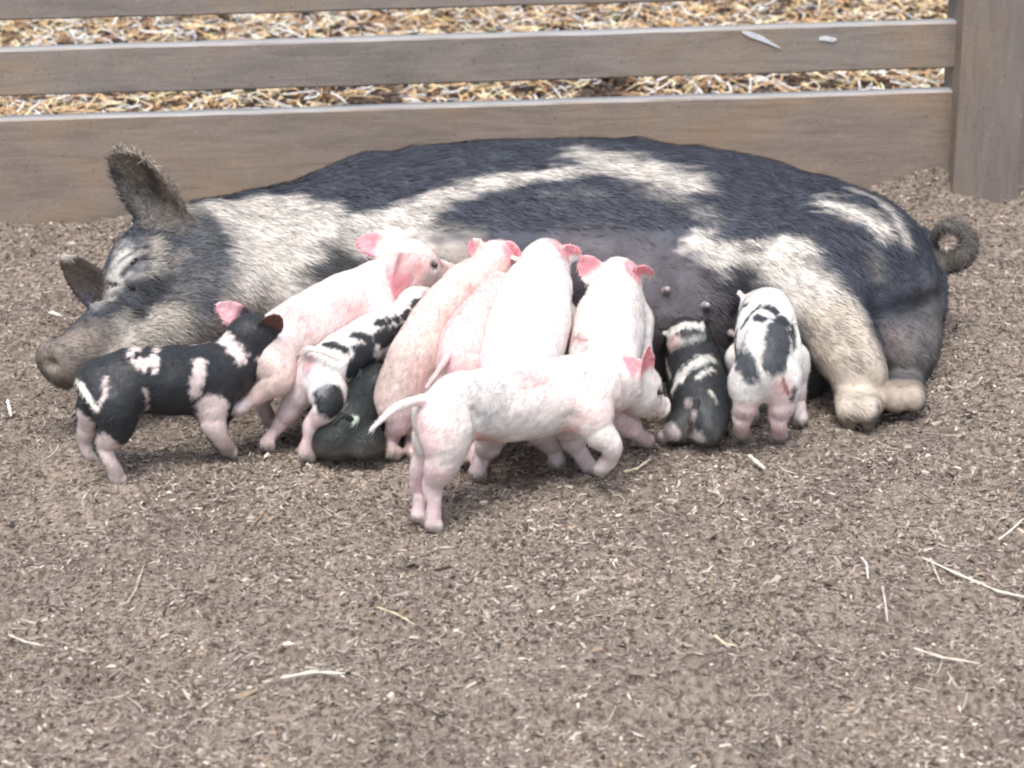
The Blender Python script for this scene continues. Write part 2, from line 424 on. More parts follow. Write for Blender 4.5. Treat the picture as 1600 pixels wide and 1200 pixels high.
def paint(v, f, base, layers, seed=0, an=(1, 1, 1)):
    """coat markings: each layer is a chain of spots on the skin [(px,py)..], its radius, colour and how ragged its edge is"""
    col = np.tile(np.array(base, float), (len(v), 1))
    bvh = BVHTree.FromPolygons([tuple(x) for x in v], [tuple(x) for x in f.tolist()])
    for li, ly in enumerate(layers):
        pts = []
        for (x, y) in ly['p']:
            d = ray(x, y); h = bvh.ray_cast(C0, d)
            if h[0] is None:
                best = None
                for t in np.linspace(3.2, 4.9, 60):
                    q = bvh.find_nearest(C0+d*t)
                    if best is None or q[3] < best[3]: best = q
                h = best
            pts.append(np.array(h[0]))
        pts = np.array(pts)
        sc = np.linalg.norm(pts-np.array(C0), axis=1).mean()/FPX
        r = ly['r']*sc; soft = ly.get('s', 4)*sc; nz = ly.get('n', 5)*sc
        if len(pts) == 1: pts = np.vstack([pts, pts+1e-5])
        D = np.full(len(v), 9.0)
        for a, b in zip(pts[:-1], pts[1:]):
            ba = b-a; t = np.clip(((v-a)@ba)/(ba@ba+1e-12), 0, 1)
            D = np.minimum(D, np.linalg.norm(v-a-t[:, None]*ba, axis=1))
        va = v*np.array(an)
        D = D + nz*vnoise(va, max(r*0.6, 0.006), seed+li) + nz*0.6*vnoise(va, max(r*0.25, 0.004), seed+li+50) + nz*.45*vnoise(va, .0045, seed+li+90)
        w = np.clip((r-D)/soft*0.5+0.5, 0, 1)*ly.get('a', 1.0)
        col = col*(1-w[:, None]) + np.array(ly['c'])[None, :]*w[:, None]
    return col

def hairs(v, f, N, col, n, length, width, flow, lift=0.3, seed=0, jitter=0.35, lenfn=None, keep=None, cj=0.15):
    """short bristles rooted on the skin, each a slim blade lying along 'flow'"""
    rg = np.random.default_rng(seed)
    a, b, c, d = (v[f[:, i]] for i in range(4))
    A = np.linalg.norm(np.cross(c-a, d-b), axis=1)
    if keep is not None: A = A*keep(v[f].mean(1))
    pick = rg.choice(len(f), n, p=A/A.sum())
    u, w = rg.random(n), rg.random(n)
    q = v[f[pick]]
    W4 = np.stack([(1-u)*(1-w), u*(1-w), u*w, (1-u)*w], 1)
    root = (q*W4[:, :, None]).sum(1)
    nn = (N[f[pick]]*W4[:, :, None]).sum(1); nn /= np.linalg.norm(nn, axis=1, keepdims=True)+1e-9
    cc = (col[f[pick]]*W4[:, :, None]).sum(1)*(1+cj*rg.standard_normal((n, 1)))
    fl = flow(root)
    fl = fl + jitter*rg.standard_normal((n, 3))*0.5
    t = fl-nn*(fl*nn).sum(1, keepdims=True); t /= np.linalg.norm(t, axis=1, keepdims=True)+1e-9
    L = length*(0.6+0.7*rg.random((n, 1)))
    if lenfn is not None: L = L*lenfn(root)[:, None]
    side = np.cross(nn, t)*width*(0.6+0.8*rg.random((n, 1)))
    lf = lift*(0.5+rg.random((n, 1)))
    mid = root+(t+nn*lf)*L*0.5; tip = root+t*L+nn*lf*L*0.75
    root = root-nn*0.0006
    vs = np.stack([root-side*0.5, root+side*0.5, mid+side*0.4, mid-side*0.4, tip], 1).reshape(-1, 3)
    k = np.arange(n)[:, None]*5
    quads = k+np.array([[0, 1, 2, 3]]); tris = k+np.array([[3, 2, 4]])
    cl = np.clip(cc, 0.005, 0.95).repeat(5, 0)
    return vs, quads, tris, cl
def join_body(v, f, col, hs):
    vs, qs, ts, cs = [v], [f], [], [col]; off = len(v)
    for hv, hq, ht, hc in hs:
        vs.append(hv); qs.append(hq+off); ts.append(ht+off); cs.append(hc); off += len(hv)
    F = (np.concatenate(qs), np.concatenate(ts)) if ts else np.concatenate(qs)
    return np.concatenate(vs), F, np.concatenate(cs)

def ball(name, c, r, material, parent, R=None, lab=None):
    vs = []; fs = []; n, m = 10, 14
    R = np.eye(3) if R is None else np.array(R)
    rr = np.array(r if hasattr(r, '__len__') else (r, r, r), float)
    for i in range(n+1):
        th = math.pi*i/n
        for j in range(m):
            ph = 2*math.pi*j/m
            q = np.array([math.sin(th)*math.cos(ph), math.sin(th)*math.sin(ph), math.cos(th)])*rr
            vs.append(np.array(tuple(c))+q@R)
    for i in range(n):
        for j in range(m):
            fs.append((i*m+j, (i+1)*m+j, (i+1)*m+(j+1) % m, i*m+(j+1) % m))
    return new_obj(name, np.array(vs), fs, material, parent, tuple(c))

def frame(fwd, up):
    f = Vector(fwd).normalized(); u = Vector(up); u = (u-f*u.dot(f)).normalized(); s = f.cross(u)   # s = the animal's right
    return f, s, u

# ------------------------------------------------------------------ the sow
DARK, LIGHT = (0.068, 0.075, 0.095), (0.69, 0.64, 0.58)
def build_sow():
    vol = Vol((-1.02, 3.2, -0.06), (1.0, 4.5, 0.56), 0.0055)
    tab = [(330, 338, 3.95, .13), (365, 324, 3.96, .17), (420, 306, 3.99, .21), (480, 280, 4.01, .245), (560, 250, 4.03, .275), (700, 232, 4.03, .29), (850, 226, 4.03, .30),
           (1000, 227, 4.03, .30), (1100, 238, 4.03, .30), (1200, 257, 4.02, .285), (1300, 284, 4.0, .25), (1370, 318, 3.98, .21), (1420, 358, 3.96, .16), (1450, 410, 3.95, .09)]
    T = []
    for px, py, cy, ry in tab:
        p = P(px, py, cy+0.05); T.append((p.x, p.z, cy, ry))
    T = np.array(T)
    sl, p = vol._box((T[0, 0]-.03, 3.5, -.06), (T[-1, 0]+.03, 4.5, .56))
    X = p[..., 0]; xc = np.clip(X, T[0, 0], T[-1, 0])
    top = np.interp(xc, T[:, 0], T[:, 1]); cy = np.interp(xc, T[:, 0], T[:, 2]); ry = np.interp(xc, T[:, 0], T[:, 3])
    bot = -0.03; cz = (top+bot)/2; rz = (top-bot)/2
    q = (np.abs((p[..., 1]-cy)/ry)**2.3+np.abs((p[..., 2]-cz)/rz)**2.3)**(1/2.3)
    d = (q-1)*np.minimum(ry, rz); d = np.maximum(d, np.abs(X-xc)*1.0-0.0 + np.where(X == xc, -1, 0))
    vol.blend(sl, d, 0.01)
    # rump, hams, flank, shoulder, belly and udder
    vol.ell(P(1380, 440, 3.93), (.105, .16, .115), k=.05)
    vol.ell(P(1300, 385, 3.92), (.15, .17, .105), k=.05)
    vol.ell(P(1400, 520, 3.84), (.078, .16, .085), k=.02)            # lower ham
    vol.ell(P(1245, 425, 3.84), (.14, .125, .105), k=.04)            # upper thigh
    vol.ell(P(500, 430, 3.88), (.16, .16, .12), k=.06)              # shoulder
    vol.ell(P(1020, 490, 3.83), (.175, .15, .15), k=.018)            # udder
    vol.ell(P(860, 510, 3.86), (.20, .13, .14), k=.04)
    vol.ell(P(700, 510, 3.87), (.20, .13, .13), k=.05)
    vol.chain([P(1085, 380, 3.9), P(1120, 410, 3.83), P(1145, 450, 3.78), P(1155, 500, 3.72)], [.013, .018, .018, .012], k=.02, op='sub')   # crease before the thigh
    vol.chain([P(1362, 508, 3.72), P(1405, 490, 3.74), P(1448, 470, 3.80), P(1475, 462, 3.85)], [.008, .010, .010, .006], k=.03, op='sub')   # fold of the ham
    vol.ell(P(1225, 575, 3.74), (.09, .10, .07), k=.03)              # added bulge filling the shadowed gap before the hind leg
    vol.chain([P(905, 400, 3.86), P(955, 383, 3.88), P(1010, 380, 3.88), P(1065, 392, 3.86), P(1105, 425, 3.80)], [.006, .010, .012, .012, .008], k=.02, op='sub')   # fold above the udder
    # upper hind leg
    vol.chain([P(1215, 425, 3.80), P(1268, 478, 3.72), P(1312, 530, 3.65), P(1338, 575, 3.60), P(1345, 612, 3.585), P(1344, 630, 3.58)],
              [.095, .082, .067, .053, .042, .035], k=.04)
    hb = G(1343, 640, .03)
    for dx in (-1, 1):
        vol.chain([P(1342, 624, 3.585)+V((dx*.013, 0, 0)), hb+V((dx*.0175-.004, -.004, .002)), hb+V((dx*.0165-.004, -.016, -.020))], [.031, .0225, .013], k=.012)
    vol.ell(P(1372, 625, 3.56), (.014, .014, .018), k=.008)          # dew claw
    # lower hind foot
    vol.chain([P(1414, 545, 3.82), P(1416, 588, 3.72), P(1413, 610, 3.68)], [.062, .036, .030], k=.008)
    for dx in (-1, 1):
        vol.chain([P(1412, 606, 3.68)+V((dx*.010, 0, 0)), G(1413, 622, .032)+V((dx*.0155, 0, 0)), G(1415, 632, .012)+V((dx*.014, 0, 0))], [.029, .0215, .013], k=.010)
    # fore legs, folded towards the piglets
    vol.chain([P(490, 500, 3.85), P(520, 560, 3.74), P(560, 600, 3.66)], [.09, .06, .045], k=.05)
    vol.chain([P(560, 600, 3.66), G(540, 622, .04), G(505, 632, .035)], [.042, .034, .03], k=.02)
    # teats
    for (x, y, Y) in ((1101, 478, 3.78), (1042, 465, 3.73), (938, 470, 3.73), (870, 480, 3.73)):
        pass
    # head
    H = P(276, 430, 3.80); tip = P(66, 590, 3.49)
    f, s, u = frame(tip-H, V((-.65, .49, .45)))
    l = -s                                                            # her left side looks up and to the camera
    def hp(a, b, c): return H+f*a+l*b+u*c
    R = [tuple(f), tuple(l), tuple(u)]
    vol.chain([P(430, 425, 3.97), P(345, 425, 3.88), H-f*.03], [.155, .135, .112], k=.05)
    vol.ell(hp(0, 0, .0), (.12, .105, .104), R, k=.04)
    vol.ell(hp(-.01, .02, -.085), (.12, .09, .09), R, k=.045)           # jowl
    vol.ell(hp(.08, .058, .02), (.055, .032, .045), R, k=.03)            # cheek bone below the eye
    vol.ell(hp(.045, .052, .068), (.045, .032, .028), R, k=.02)         # brow
    vol.ell(hp(.045, -.052, .068), (.045, .032, .028), R, k=.02)
    vol.chain([hp(.06, 0, .02), hp(.17, 0, .0), hp(.27, 0, -.008), hp(.315, 0, -.005)], [.080, .056, .045, .042], k=.03)
    vol.chain([hp(.05, 0, -.08), hp(.17, 0, -.075), hp(.255, 0, -.065)], [.07, .042, .026], k=.018)
    vol.ell(hp(.335, 0, .0), (.014, .046, .043), R, k=.01)             # snout disc
    for b in (-.02, .02): vol.ell(hp(.352, b, .0), (.014, .009, .012), R, k=.006, op='sub')
    vol.chain([hp(.30, .045, -.05), hp(.2, .062, -.05), hp(.12, .075, -.055)], [.004, .005, .004], k=.008, op='sub')   # mouth line
    # wrinkles across the snout
    for a in (.14, .175, .21, .245): vol.chain([hp(a, .055, .0), hp(a+.006, .040, .035), hp(a, 0, .055)], [.005, .007, .005], k=.012, op='sub')
    E0 = P(208, 412, 3.74)
    for dy, rr_ in ((.015, .008), (-.016, .007)):                       # lids
        vol.chain([E0+f*.03+u*dy*.3, E0+f*.008+u*dy, E0-f*.022+u*dy*.6], [.006, rr_, .006], k=.01)
    # ears
    lb = P(268, 348, 3.80); lt = P(212, 214, 3.77)
    vol.ear(lb, lt, V((-.50, -.85, .05)), .076, .0052, k=.02, cup=6.0, curl=.25, pw=.46)
    vol.ell(lb+V((0, 0, -.01)), (.05, .04, .04), k=.03)
    rb = P(176, 478, 3.86); rt = P(97, 398, 3.90)
    vol.ear(rb, rt, V((-.3, -.8, .5)), .046, .0052, k=.02, cup=5.0, curl=.1)
    # tail, one loop of a curl
    tc = [(1440, 375, 3.97), (1458, 405, 3.95), (1480, 412, 3.93), (1502, 402, 3.91), (1514, 380, 3.91), (1502, 358, 3.92), (1480, 352, 3.93), (1462, 362, 3.94), (1458, 378, 3.95)]
    vol.chain([P(*q) for q in tc], [.024, .021, .0195, .019, .018, .016, .014, .011, .008], k=.012)
    v, fc = vol.mesh()
    v[:, 2] = np.maximum(v[:, 2], -0.05)
    # loose skin folds
    N = normals(v, fc)
    v = v + N*(0.003*vnoise(v*np.array([1, 1, 1]), .05, 3)+0.0035*vnoise(v*np.array([2.2, 1, 1]), .11, 5))[:, None]
    N = normals(v, fc)
    GREYB = (0.31, 0.27, 0.23); MUD = (0.235, 0.195, 0.168); SKIN = (0.125, 0.112, 0.126)
    L = []
    def ly(p, r, c, s=8, n=9, a=1.0): L.append(dict(p=p, r=r, c=c, s=s, n=n, a=a))
    # udder and belly skin, bare and purplish
    ly([(900, 420), (1010, 430), (1080, 470)], 62, SKIN, 14, 6, .9); ly([(700, 520), (1000, 560), (1120, 540)], 60, SKIN, 16, 6, .9)
    # shoulder and neck blaze
    ly([(350, 340), (420, 335), (480, 350)], 50, LIGHT, 12); ly([(395, 400), (460, 400)], 72, LIGHT, 14); ly([(480, 350), (520, 365), (548, 388)], 20, LIGHT, 12)
    ly([(380, 455), (440, 465)], 55, LIGHT, 14); ly([(350, 500), (400, 500), (330, 540)], 45, (0.42, .37, .33), 20)
    ly([(600, 360), (660, 385), (730, 392)], 28, (0.42, .38, .34), 16, 12); ly([(560, 370), (600, 385), (650, 400)], 18, LIGHT, 16, 10)
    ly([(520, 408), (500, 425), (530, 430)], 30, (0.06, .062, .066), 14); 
    ly([(350, 325), (400, 322), (440, 320)], 38, LIGHT, 10, 8)
    # saddle
    ly([(910, 240), (970, 255), (1050, 280)], 40, LIGHT, 16, 14); ly([(975, 262), (880, 268), (820, 275), (750, 288), (690, 305), (645, 330), (625, 350)], 18, LIGHT, 10, 7)
    ly([(655, 335), (620, 355), (575, 355)], 29, LIGHT, 12, 9)
    ly([(1000, 290), (1060, 310), (1100, 335)], 14, (.34, .31, .29), 20, 12, .7); ly([(850, 300), (930, 300)], 9, (.22, .21, .22), 12, 8, .6)
    ly([(800, 243), (860, 238)], 8, DARK, 5, 4)
    # rump
    ly([(1290, 318), (1340, 330), (1380, 356)], 18, LIGHT, 10, 9); ly([(1330, 296), (1370, 312), (1400, 345), (1412, 375)], 8, LIGHT, 8, 5)
    ly([(1360, 400), (1370, 430)], 8, (.3, .28, .26), 14, 6, .6)
    # thigh and leg
    ly([(1085, 382), (1140, 402), (1200, 396), (1245, 384)], 20, LIGHT, 10, 8); ly([(1215, 425), (1260, 455), (1300, 505)], 44, LIGHT, 14, 10)
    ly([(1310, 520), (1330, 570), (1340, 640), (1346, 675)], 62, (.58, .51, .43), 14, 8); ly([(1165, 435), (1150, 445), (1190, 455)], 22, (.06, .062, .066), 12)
    ly([(1400, 610), (1405, 640), (1408, 660)], 42, (.42, .35, .28), 12); ly([(1405, 545), (1400, 520)], 20, (.36, .27, .26), 16, 6, .5)
    ly([(1450, 480), (1450, 540), (1430, 570)], 34, (.14, .13, .13), 20, 6, .9)
    ly([(1225, 575), (1235, 610)], 42, (.045, .04, .042), 12, 6); ly([(1362, 508), (1405, 490), (1450, 470)], 4, (.03, .03, .035), 6, 2); ly([(1400, 595), (1420, 600), (1412, 640)], 32, (.36, .30, .245), 12, 6); ly([(1322, 662), (1334, 668)], 13, (.15, .12, .10), 4, 2); ly([(1350, 668), (1362, 664)], 13, (.14, .11, .09), 4, 2); ly([(1396, 645), (1406, 650)], 10, (.16, .13, .11), 5, 2); ly([(1420, 650), (1430, 645)], 10, (.16, .13, .11), 5, 2)  # belly shadow painted on the added bulge, and shade along the ham fold
    ly([(1374, 636), (1368, 655)], 7, (.06, .05, .045), 6, 3)  # shade in the gap between the hind feet, painted on
    # head
    ly([(320, 350), (330, 410), (315, 470)], 38, (.10, .105, .115), 14); ly([(262, 400), (280, 440), (300, 480)], 30, (.13, .13, .14), 18)
    ly([(240, 490), (270, 520), (230, 540)], 45, (.40, .36, .31), 14); ly([(240, 425), (255, 410)], 18, (.46, .41, .37), 10, 5)
    ly([(200, 390), (185, 440), (165, 470)], 30, (.50, .48, .44), 10); ly([(212, 335), (222, 358), (250, 375)], 33, DARK, 9, 7); ly([(256, 345), (260, 385), (264, 430)], 4, (.02, .02, .022), 5, 3)  # last stroke: shade of the jowl crease painted as a dark line
    ly([(236, 385), (240, 420)], 16, (.44, .40, .35), 10, 5); ly([(192, 428), (206, 412), (224, 402)], 6, (.05, .05, .055), 4, 2); ly([(196, 440), (214, 426), (232, 418)], 3, (.12, .12, .13), 3, 1); ly([(186, 410), (205, 396)], 3, (.10, .10, .11), 3, 1)  # thin dark strokes paint the shade in the lid creases
    ly([(240, 446), (212, 464), (178, 492), (142, 522)], 27, (.055, .058, .065), 8, 6)
    ly([(200, 520), (170, 540)], 24, (.36, .32, .28), 12); ly([(130, 530), (100, 560), (60, 575), (110, 590)], 42, MUD, 14, 8); ly([(50, 555), (45, 575), (52, 598)], 18, (.17, .138, .12), 8); ly([(60, 612), (100, 615), (150, 600)], 16, (.15, .12, .105), 8)
    ly([(240, 300), (225, 260), (200, 225), (270, 310)], 52, GREYB, 10, 5); ly([(215, 300), (222, 318)], 14, (.42, .38, .34), 10, 5)
    ly([(235, 255), (245, 285), (252, 310)], 14, (.10, .085, .07), 16, 5); ly([(212, 216), (238, 226), (262, 252), (282, 290), (290, 325)], 8, (.52, .45, .38), 6, 3); ly([(262, 285), (272, 315)], 11, (.40, .31, .26), 10, 3, .8)
    ly([(110, 400), (130, 430), (150, 460)], 34, (.055, .042, .036), 8, 4); ly([(98, 400), (110, 398)], 7, (.45, .4, .35), 5, 2)
    ly([(1470, 405), (1505, 400), (1512, 375), (1490, 355), (1465, 358)], 20, (.15, .135, .12), 5, 3)
    for q_ in L:
        if q_['r'] > 10: q_['n'] *= 1.7; q_['s'] *= 1.2
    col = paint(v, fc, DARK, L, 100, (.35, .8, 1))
    # fine dusting of mud low down
    low = np.clip(1-(v[:, 2]-0.0)/0.12, 0, 1)*(0.5+0.5*vnoise(v, .04, 9)); col = col*(1-.5*low[:, None])+np.array(MUD)*.5*low[:, None]
    hx = np.array(H); 
    def flow(p):
        t = np.zeros_like(p); t[:, 0] = 1.0; t[:, 1] = -.35-0.8*np.clip((p[:, 2]-.1)*2, 0, 1)*0; t[:, 2] = -.25
        hd = np.clip((-.50-p[:, 0])/.1, 0, 1)[:, None]
        bk = -np.array(tuple(f))*0.6+np.array(tuple(l))*.2+np.array([.2, -.3, -.5])
        ng = np.clip((p[:, 0]-.35)/.3, 0, 1)[:, None]
        sw = vnoise(p, .22, 77)[:, None]*np.array([0, .35, .45])
        t = t*(1-hd)+bk*hd + ng*np.array([-.1, -.35, -.55]) + sw
        return t
    ex = np.array(tuple(P(208, 412, 3.72)))
    def dsk(p):
        w = np.where((p[:, 2] < .27) & (p[:, 0] > -.25) & (p[:, 0] < .33) & (p[:, 1] < 3.86), .03, 1.0)
        w = np.where((np.linalg.norm((p-ex)*np.array([1, .4, 1]), axis=1) < .03), .08, w)
        w = np.where((p[:, 0] > .66) & (p[:, 2] < .17), .45, w); w = np.where((p[:, 0] > .5) & (p[:, 1] < 3.66) & (p[:, 2] < .085), .12, w)
        return w
    def hl(p):
        w = np.ones(len(p)); w = np.where(p[:, 0] < -.66, .5, w); w = np.where((p[:, 0] > .6) & (p[:, 2] < .2), .6, w); w = np.where((p[:, 0] < -.6) & (p[:, 2] > .33), .6, w); return w
    ea, eb_ = np.array(tuple(lb)), np.array(tuple(lt)); eu = (eb_-ea)/np.linalg.norm(eb_-ea)
    ktail = lambda p: (p[:, 0] > P(1464, 380, 3.93).x)*1.0
    htail = hairs(v, fc, N, col*1.15, 3500, .013, .0010, lambda p: np.tile(np.array([.3, 0, .1]), (len(p), 1)), .5, 9, 1.6, None, ktail, .3)
    kear = lambda p: ((np.linalg.norm((p-ea)-((p-ea)@eu)[:, None]*eu, axis=1) < .085) & ((p-ea)@eu > .02))*1.0
    hear = hairs(v, fc, N, col*1.2, 5000, .017, .0012, lambda p: np.tile(eu+np.array([-.1, -.1, -.1]), (len(p), 1)), .3, 8, .8, None, kear, .35)
    hs = [hear, htail, hairs(v, fc, N, col, 135000, .021, .0013, flow, .24, 1, .5, hl, dsk, .24)]
    base = G(700, 520)
    root = empty('sow', (base.x, base.y, 0), 'large dark and cream patched sow lying on her side, nursing the litter', 'pig')
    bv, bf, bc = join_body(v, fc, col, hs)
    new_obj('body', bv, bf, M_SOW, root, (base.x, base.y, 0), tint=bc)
    bv2 = BVHTree.FromPolygons([tuple(x) for x in v], [tuple(x) for x in fc.tolist()])
    h = bv2.ray_cast(C0, ray(210, 409))
    ball('eye', h[0]-ray(210, 409)*-.003, (.010, .007, .005), M_EYE, root, R)
    # bare teats on the udder
    for (x, y) in ((1101, 478), (1040, 455), (985, 520), (930, 455), (860, 455), (1140, 520)):
        h = bv2.ray_cast(C0, ray(x, y))
        if h[0] is None: continue
        n = h[1] if h[1].y < 0 else -h[1]; c = h[0]; prof = [(0.009, -.004), (.0085, .003), (.006, .008), (.0055, .014), (.0045, .0175), (0.0005, .0185)]
        t1 = n.orthogonal().normalized(); t2 = n.cross(t1); vs = []; fs = []
        for r, zz in prof:
            for j in range(12):
                a = 2*math.pi*j/12; vs.append(c+n*zz+(t1*math.cos(a)+t2*math.sin(a))*r)
        for i in range(len(prof)-1):
            for j in range(12): fs.append((i*12+j, i*12+(j+1) % 12, (i+1)*12+(j+1) % 12, (i+1)*12+j))
        new_obj('teat', [tuple(q) for q in vs], fs, M_TEAT, root, tuple(c))
    return root
M_TEAT = plain('teat_skin', (.34, .28, .28), 0.25, 0.6)
build_sow()

# ------------------------------------------------------------------ the piglets
PINK = (0.80, 0.62, 0.58); WHITE = (0.80, 0.72, 0.68); BLUSH = (0.74, 0.27, 0.27); BLACK = (0.022, 0.024, 0.028)
PALE = (0.74, 0.60, 0.57); EARP = (0.82, 0.34, 0.38)
def piglet(label, spine, head, legs, tail, base, layers=(), cuts=(), ears=None, up=(0, 0, 1), hs=1.0, eW=.025, eoff=(-.012, .029, .024), earcol=EARP, legcol=PALE, ear_layers=True, seed=0, nh=9000, hcol=None, belly=True, thighs=()):
    """spine/legs/tail: joints (x, y, Y, radius) or (Vector, radius)"""
    def J(q): return (q[0], q[1]) if isinstance(q[0], Vector) else (P(q[0], q[1], q[2]), q[3])
    sp = [J(q) for q in spine]; lg = [[J(q) for q in l] for l in legs]; tl = [J(q) for q in tail]
    hc, hn = head
    f, s, u = frame(hn-hc, up)
    allp = [p for p, _ in sp]+[p for l in lg for p, _ in l]+[p for p, _ in tl]+[hc, hn]
    lo = np.min([tuple(p) for p in allp], 0)-.085; hi = np.max([tuple(p) for p in allp], 0)+.085
    vol = Vol(lo, hi, 0.0026)
    vol.chain([p for p, _ in sp]+[hc-f*.015*hs], [r for _, r in sp]+[.036*hs], k=.015, sub=5)
    for (c, r) in thighs: vol.ell(c, r, k=.02)
    R = [tuple(f), tuple(s), tuple(u)]
    def hp(a, b, c): return hc+(f*a+s*b+u*c)*hs
    vol.ell(hp(0, 0, .004), np.array((.046, .038, .040))*hs, R, k=.012)
    vol.ell(hp(.012, 0, -.014), np.array((.044, .036, .030))*hs, R, k=.012)
    vol.chain([hp(.02, 0, -.002), hp(.048, 0, -.008), hp(.074, 0, -.009)], [.031*hs, .023*hs, .0175*hs], k=.012)
    vol.ell(hp(.079, 0, -.008), np.array((.005, .0195, .0175))*hs, R, k=.004)
    vol.chain([hp(.02, 0, -.028), hp(.058, 0, -.026)], [.018*hs, .009*hs], k=.008)
    for b in (-.007, .007): vol.ell(hp(.085, b, -.008), np.array((.004, .003, .004))*hs, R, k=.002, op='sub')
    for b in (-1, 1):
        vol.ell(hp(.034, .0315*b, .010), np.array((.010, .008, .007))*hs, R, k=.006, op='sub')
        vol.chain([hp(.062, .014*b, -.021), hp(.04, .026*b, -.022)], [.0016, .0016], k=.003, op='sub')
    etips = ears or (None, None)
    einfo = []
    for b, tp in ((-1, etips[0]), (1, etips[1])):
        eb = hp(eoff[0], eoff[1]*b, eoff[2]); ec = earcol
        inner = (f*.75+s*b*.45+u*.1)
        if isinstance(tp, tuple):
            if len(tp) > 2: ec = tp[2]
            tp, inner = tp[0], tp[1]
        if tp is None: tp = eb+(s*b*.75+u*.65-f*.25).normalized()*.05*hs
        vol.ear(eb, tp, inner, eW*hs, .0018, k=.007, cup=13, curl=.12)
        einfo.append((eb, tp, inner, ec))
    for l in lg:
        pts = [p for p, _ in l]; rs = [r*(1.0, .93, .92, .86, .86, .86)[i] for i, (_, r) in enumerate(l)]
        if len(l) >= 4: rs[-2] *= .92
        vol.chain(pts, rs, k=.018, sub=8)
        ft = pts[-1]; rr = rs[-1]
        d = V((f.x, f.y, 0)) if (f.x**2+f.y**2) > .05 else V((0, 1, 0)); d.normalize(); sd = V((-d.y, d.x, 0))
        if l[-1][0].z < .05:
            for b in (-1, 1): vol.ell(ft+sd*b*rr*.62+d*rr*.35+V((0, 0, -.004)), (rr*.62, rr*.66, rr*1.05), k=.0015)
    if tl: vol.chain([p for p, _ in tl], [r for _, r in tl], k=.006, sub=4)
    for cu in cuts: vol.chain([P(x, y, Y) for x, y, Y in cu], [.0022, .0045, .0022][:len(cu)], k=.012, sub=3, op='sub')
    v, fc = vol.mesh()
    N = normals(v, fc)
    v = v+N*(0.0015*vnoise(v, .024, 31+seed)+.0006*vnoise(v, .009, 32+seed))[:, None]
    N = normals(v, fc)
    col = paint(v, fc, base, list(layers), 200+seed*17)
    # ears: bare pink hollow; muzzle and trotters in their own tones
    for (eb, tp, inner, ec) in einfo:
        e = np.array(tp-eb); L = np.linalg.norm(e); e /= L; q = v-np.array(eb); t = q@e
        rad_ = np.linalg.norm(q-t[:, None]*e, axis=1)
        inn = np.array(tuple(Vector(inner).normalized()))
        w = np.clip((t-.22*L)/(.2*L), 0, 1)*(rad_ < .040*hs)*(t < 1.15*L)*np.clip((eW*hs*1.02-rad_)/.006+.25, .12, 1)
        hollow = np.clip((N@inn)*2.0+.5, 0, 1)
        tone = w*(0.4+.6*hollow) if ear_layers else 0*w
        col = col*(1-tone[:, None])+np.array(ec)*tone[:, None]
    nose = np.array(tuple(hp(.08, 0, -.008))); w = np.clip((.020*hs-np.linalg.norm(v-nose, axis=1))/.006, 0, 1)*.85
    col = col*(1-w[:, None])+np.array((.62, .36, .34) if sum(base) > 1 else (.35, .24, .23))*w[:, None]
    for l in lg:                                                          # horn of the trotters
        if l[-1][0].z < .05 or len(l) > 4:
            w = np.clip((.016-np.linalg.norm((v-np.array(tuple(l[-1][0]+V((0, 0, -.008)))))*np.array([.8, .8, 1]), axis=1))/.004, 0, 1)*.7
            col = col*(1-w[:, None])+np.array((.36, .29, .25))*w[:, None]
    # mud stain on the feet, seen as a warm grey tide line
    mu = np.clip(1-v[:, 2]/.055, 0, 1)*(.45+.4*vnoise(v, .012, 61)); mu = np.clip(mu, 0, .6)
    col = col*(1-mu[:, None])+np.array((.30, .25, .21))*mu[:, None]
    if sum(base) > 1.5:                                                    # pinker low down: thin leg skin, plus pinkish shade painted in
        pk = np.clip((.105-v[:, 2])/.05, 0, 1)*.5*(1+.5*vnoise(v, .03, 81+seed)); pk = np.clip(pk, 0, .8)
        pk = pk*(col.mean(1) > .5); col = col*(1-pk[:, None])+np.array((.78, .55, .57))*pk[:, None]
    if sum(base) > 1.5:                                                    # rubbed-in dust
        du = np.clip(vnoise(v, .045, 91+seed)+.5*vnoise(v, .012, 92+seed)-.15, 0, 1)*.42*(col.mean(1) > .3)
        col = col*(1-du[:, None])+np.array((.46, .38, .34))*du[:, None]
    for b in (-1, 1):
        w = np.clip((.0115*hs-np.linalg.norm(v-np.array(tuple(hp(.035, .030*b, .011))), axis=1))/.004, 0, 1)*.7
        col = col*(1-w[:, None])+(col*.45+np.array((.10, .04, .04)))*w[:, None]
    dirt = np.clip(vnoise(v, .007, 71+seed)-.62, 0, 1)*1.2; col = col*(1-dirt[:, None]*.4)
    bk = np.array(tuple((sp[0][0]-sp[-1][0]).normalized()))
    def flow(p): return np.tile(bk*1.0+np.array([0, -.1, -.45]), (len(p), 1))
    hcl = np.minimum(col*1.08+.02, .95)
    h = hairs(v, fc, N, hcl, int(nh*1.4), .0085, .0008, flow, .22, 5+seed, .5, None, None, .12)
    gx = np.mean([[p.x, p.y] for p in [l[-1][0] for l in lg] or [sp[0][0]]], 0)
    root = empty('piglet', (gx[0], gx[1], 0), label, 'piglet', 'piglets of the litter around the sow')
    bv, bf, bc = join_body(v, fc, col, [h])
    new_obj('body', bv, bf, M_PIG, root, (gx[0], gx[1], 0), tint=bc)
    for b in (-1, 1): ball('eye', hp(.034, .0268*b, .010), np.array((.0048, .0046, .0038))*hs, M_EYE, root, R)
    return root
def l_(p, r, c, s=3, n=3, a=1.0): return dict(p=p, r=r, c=c, s=s, n=n*1.5, a=a)

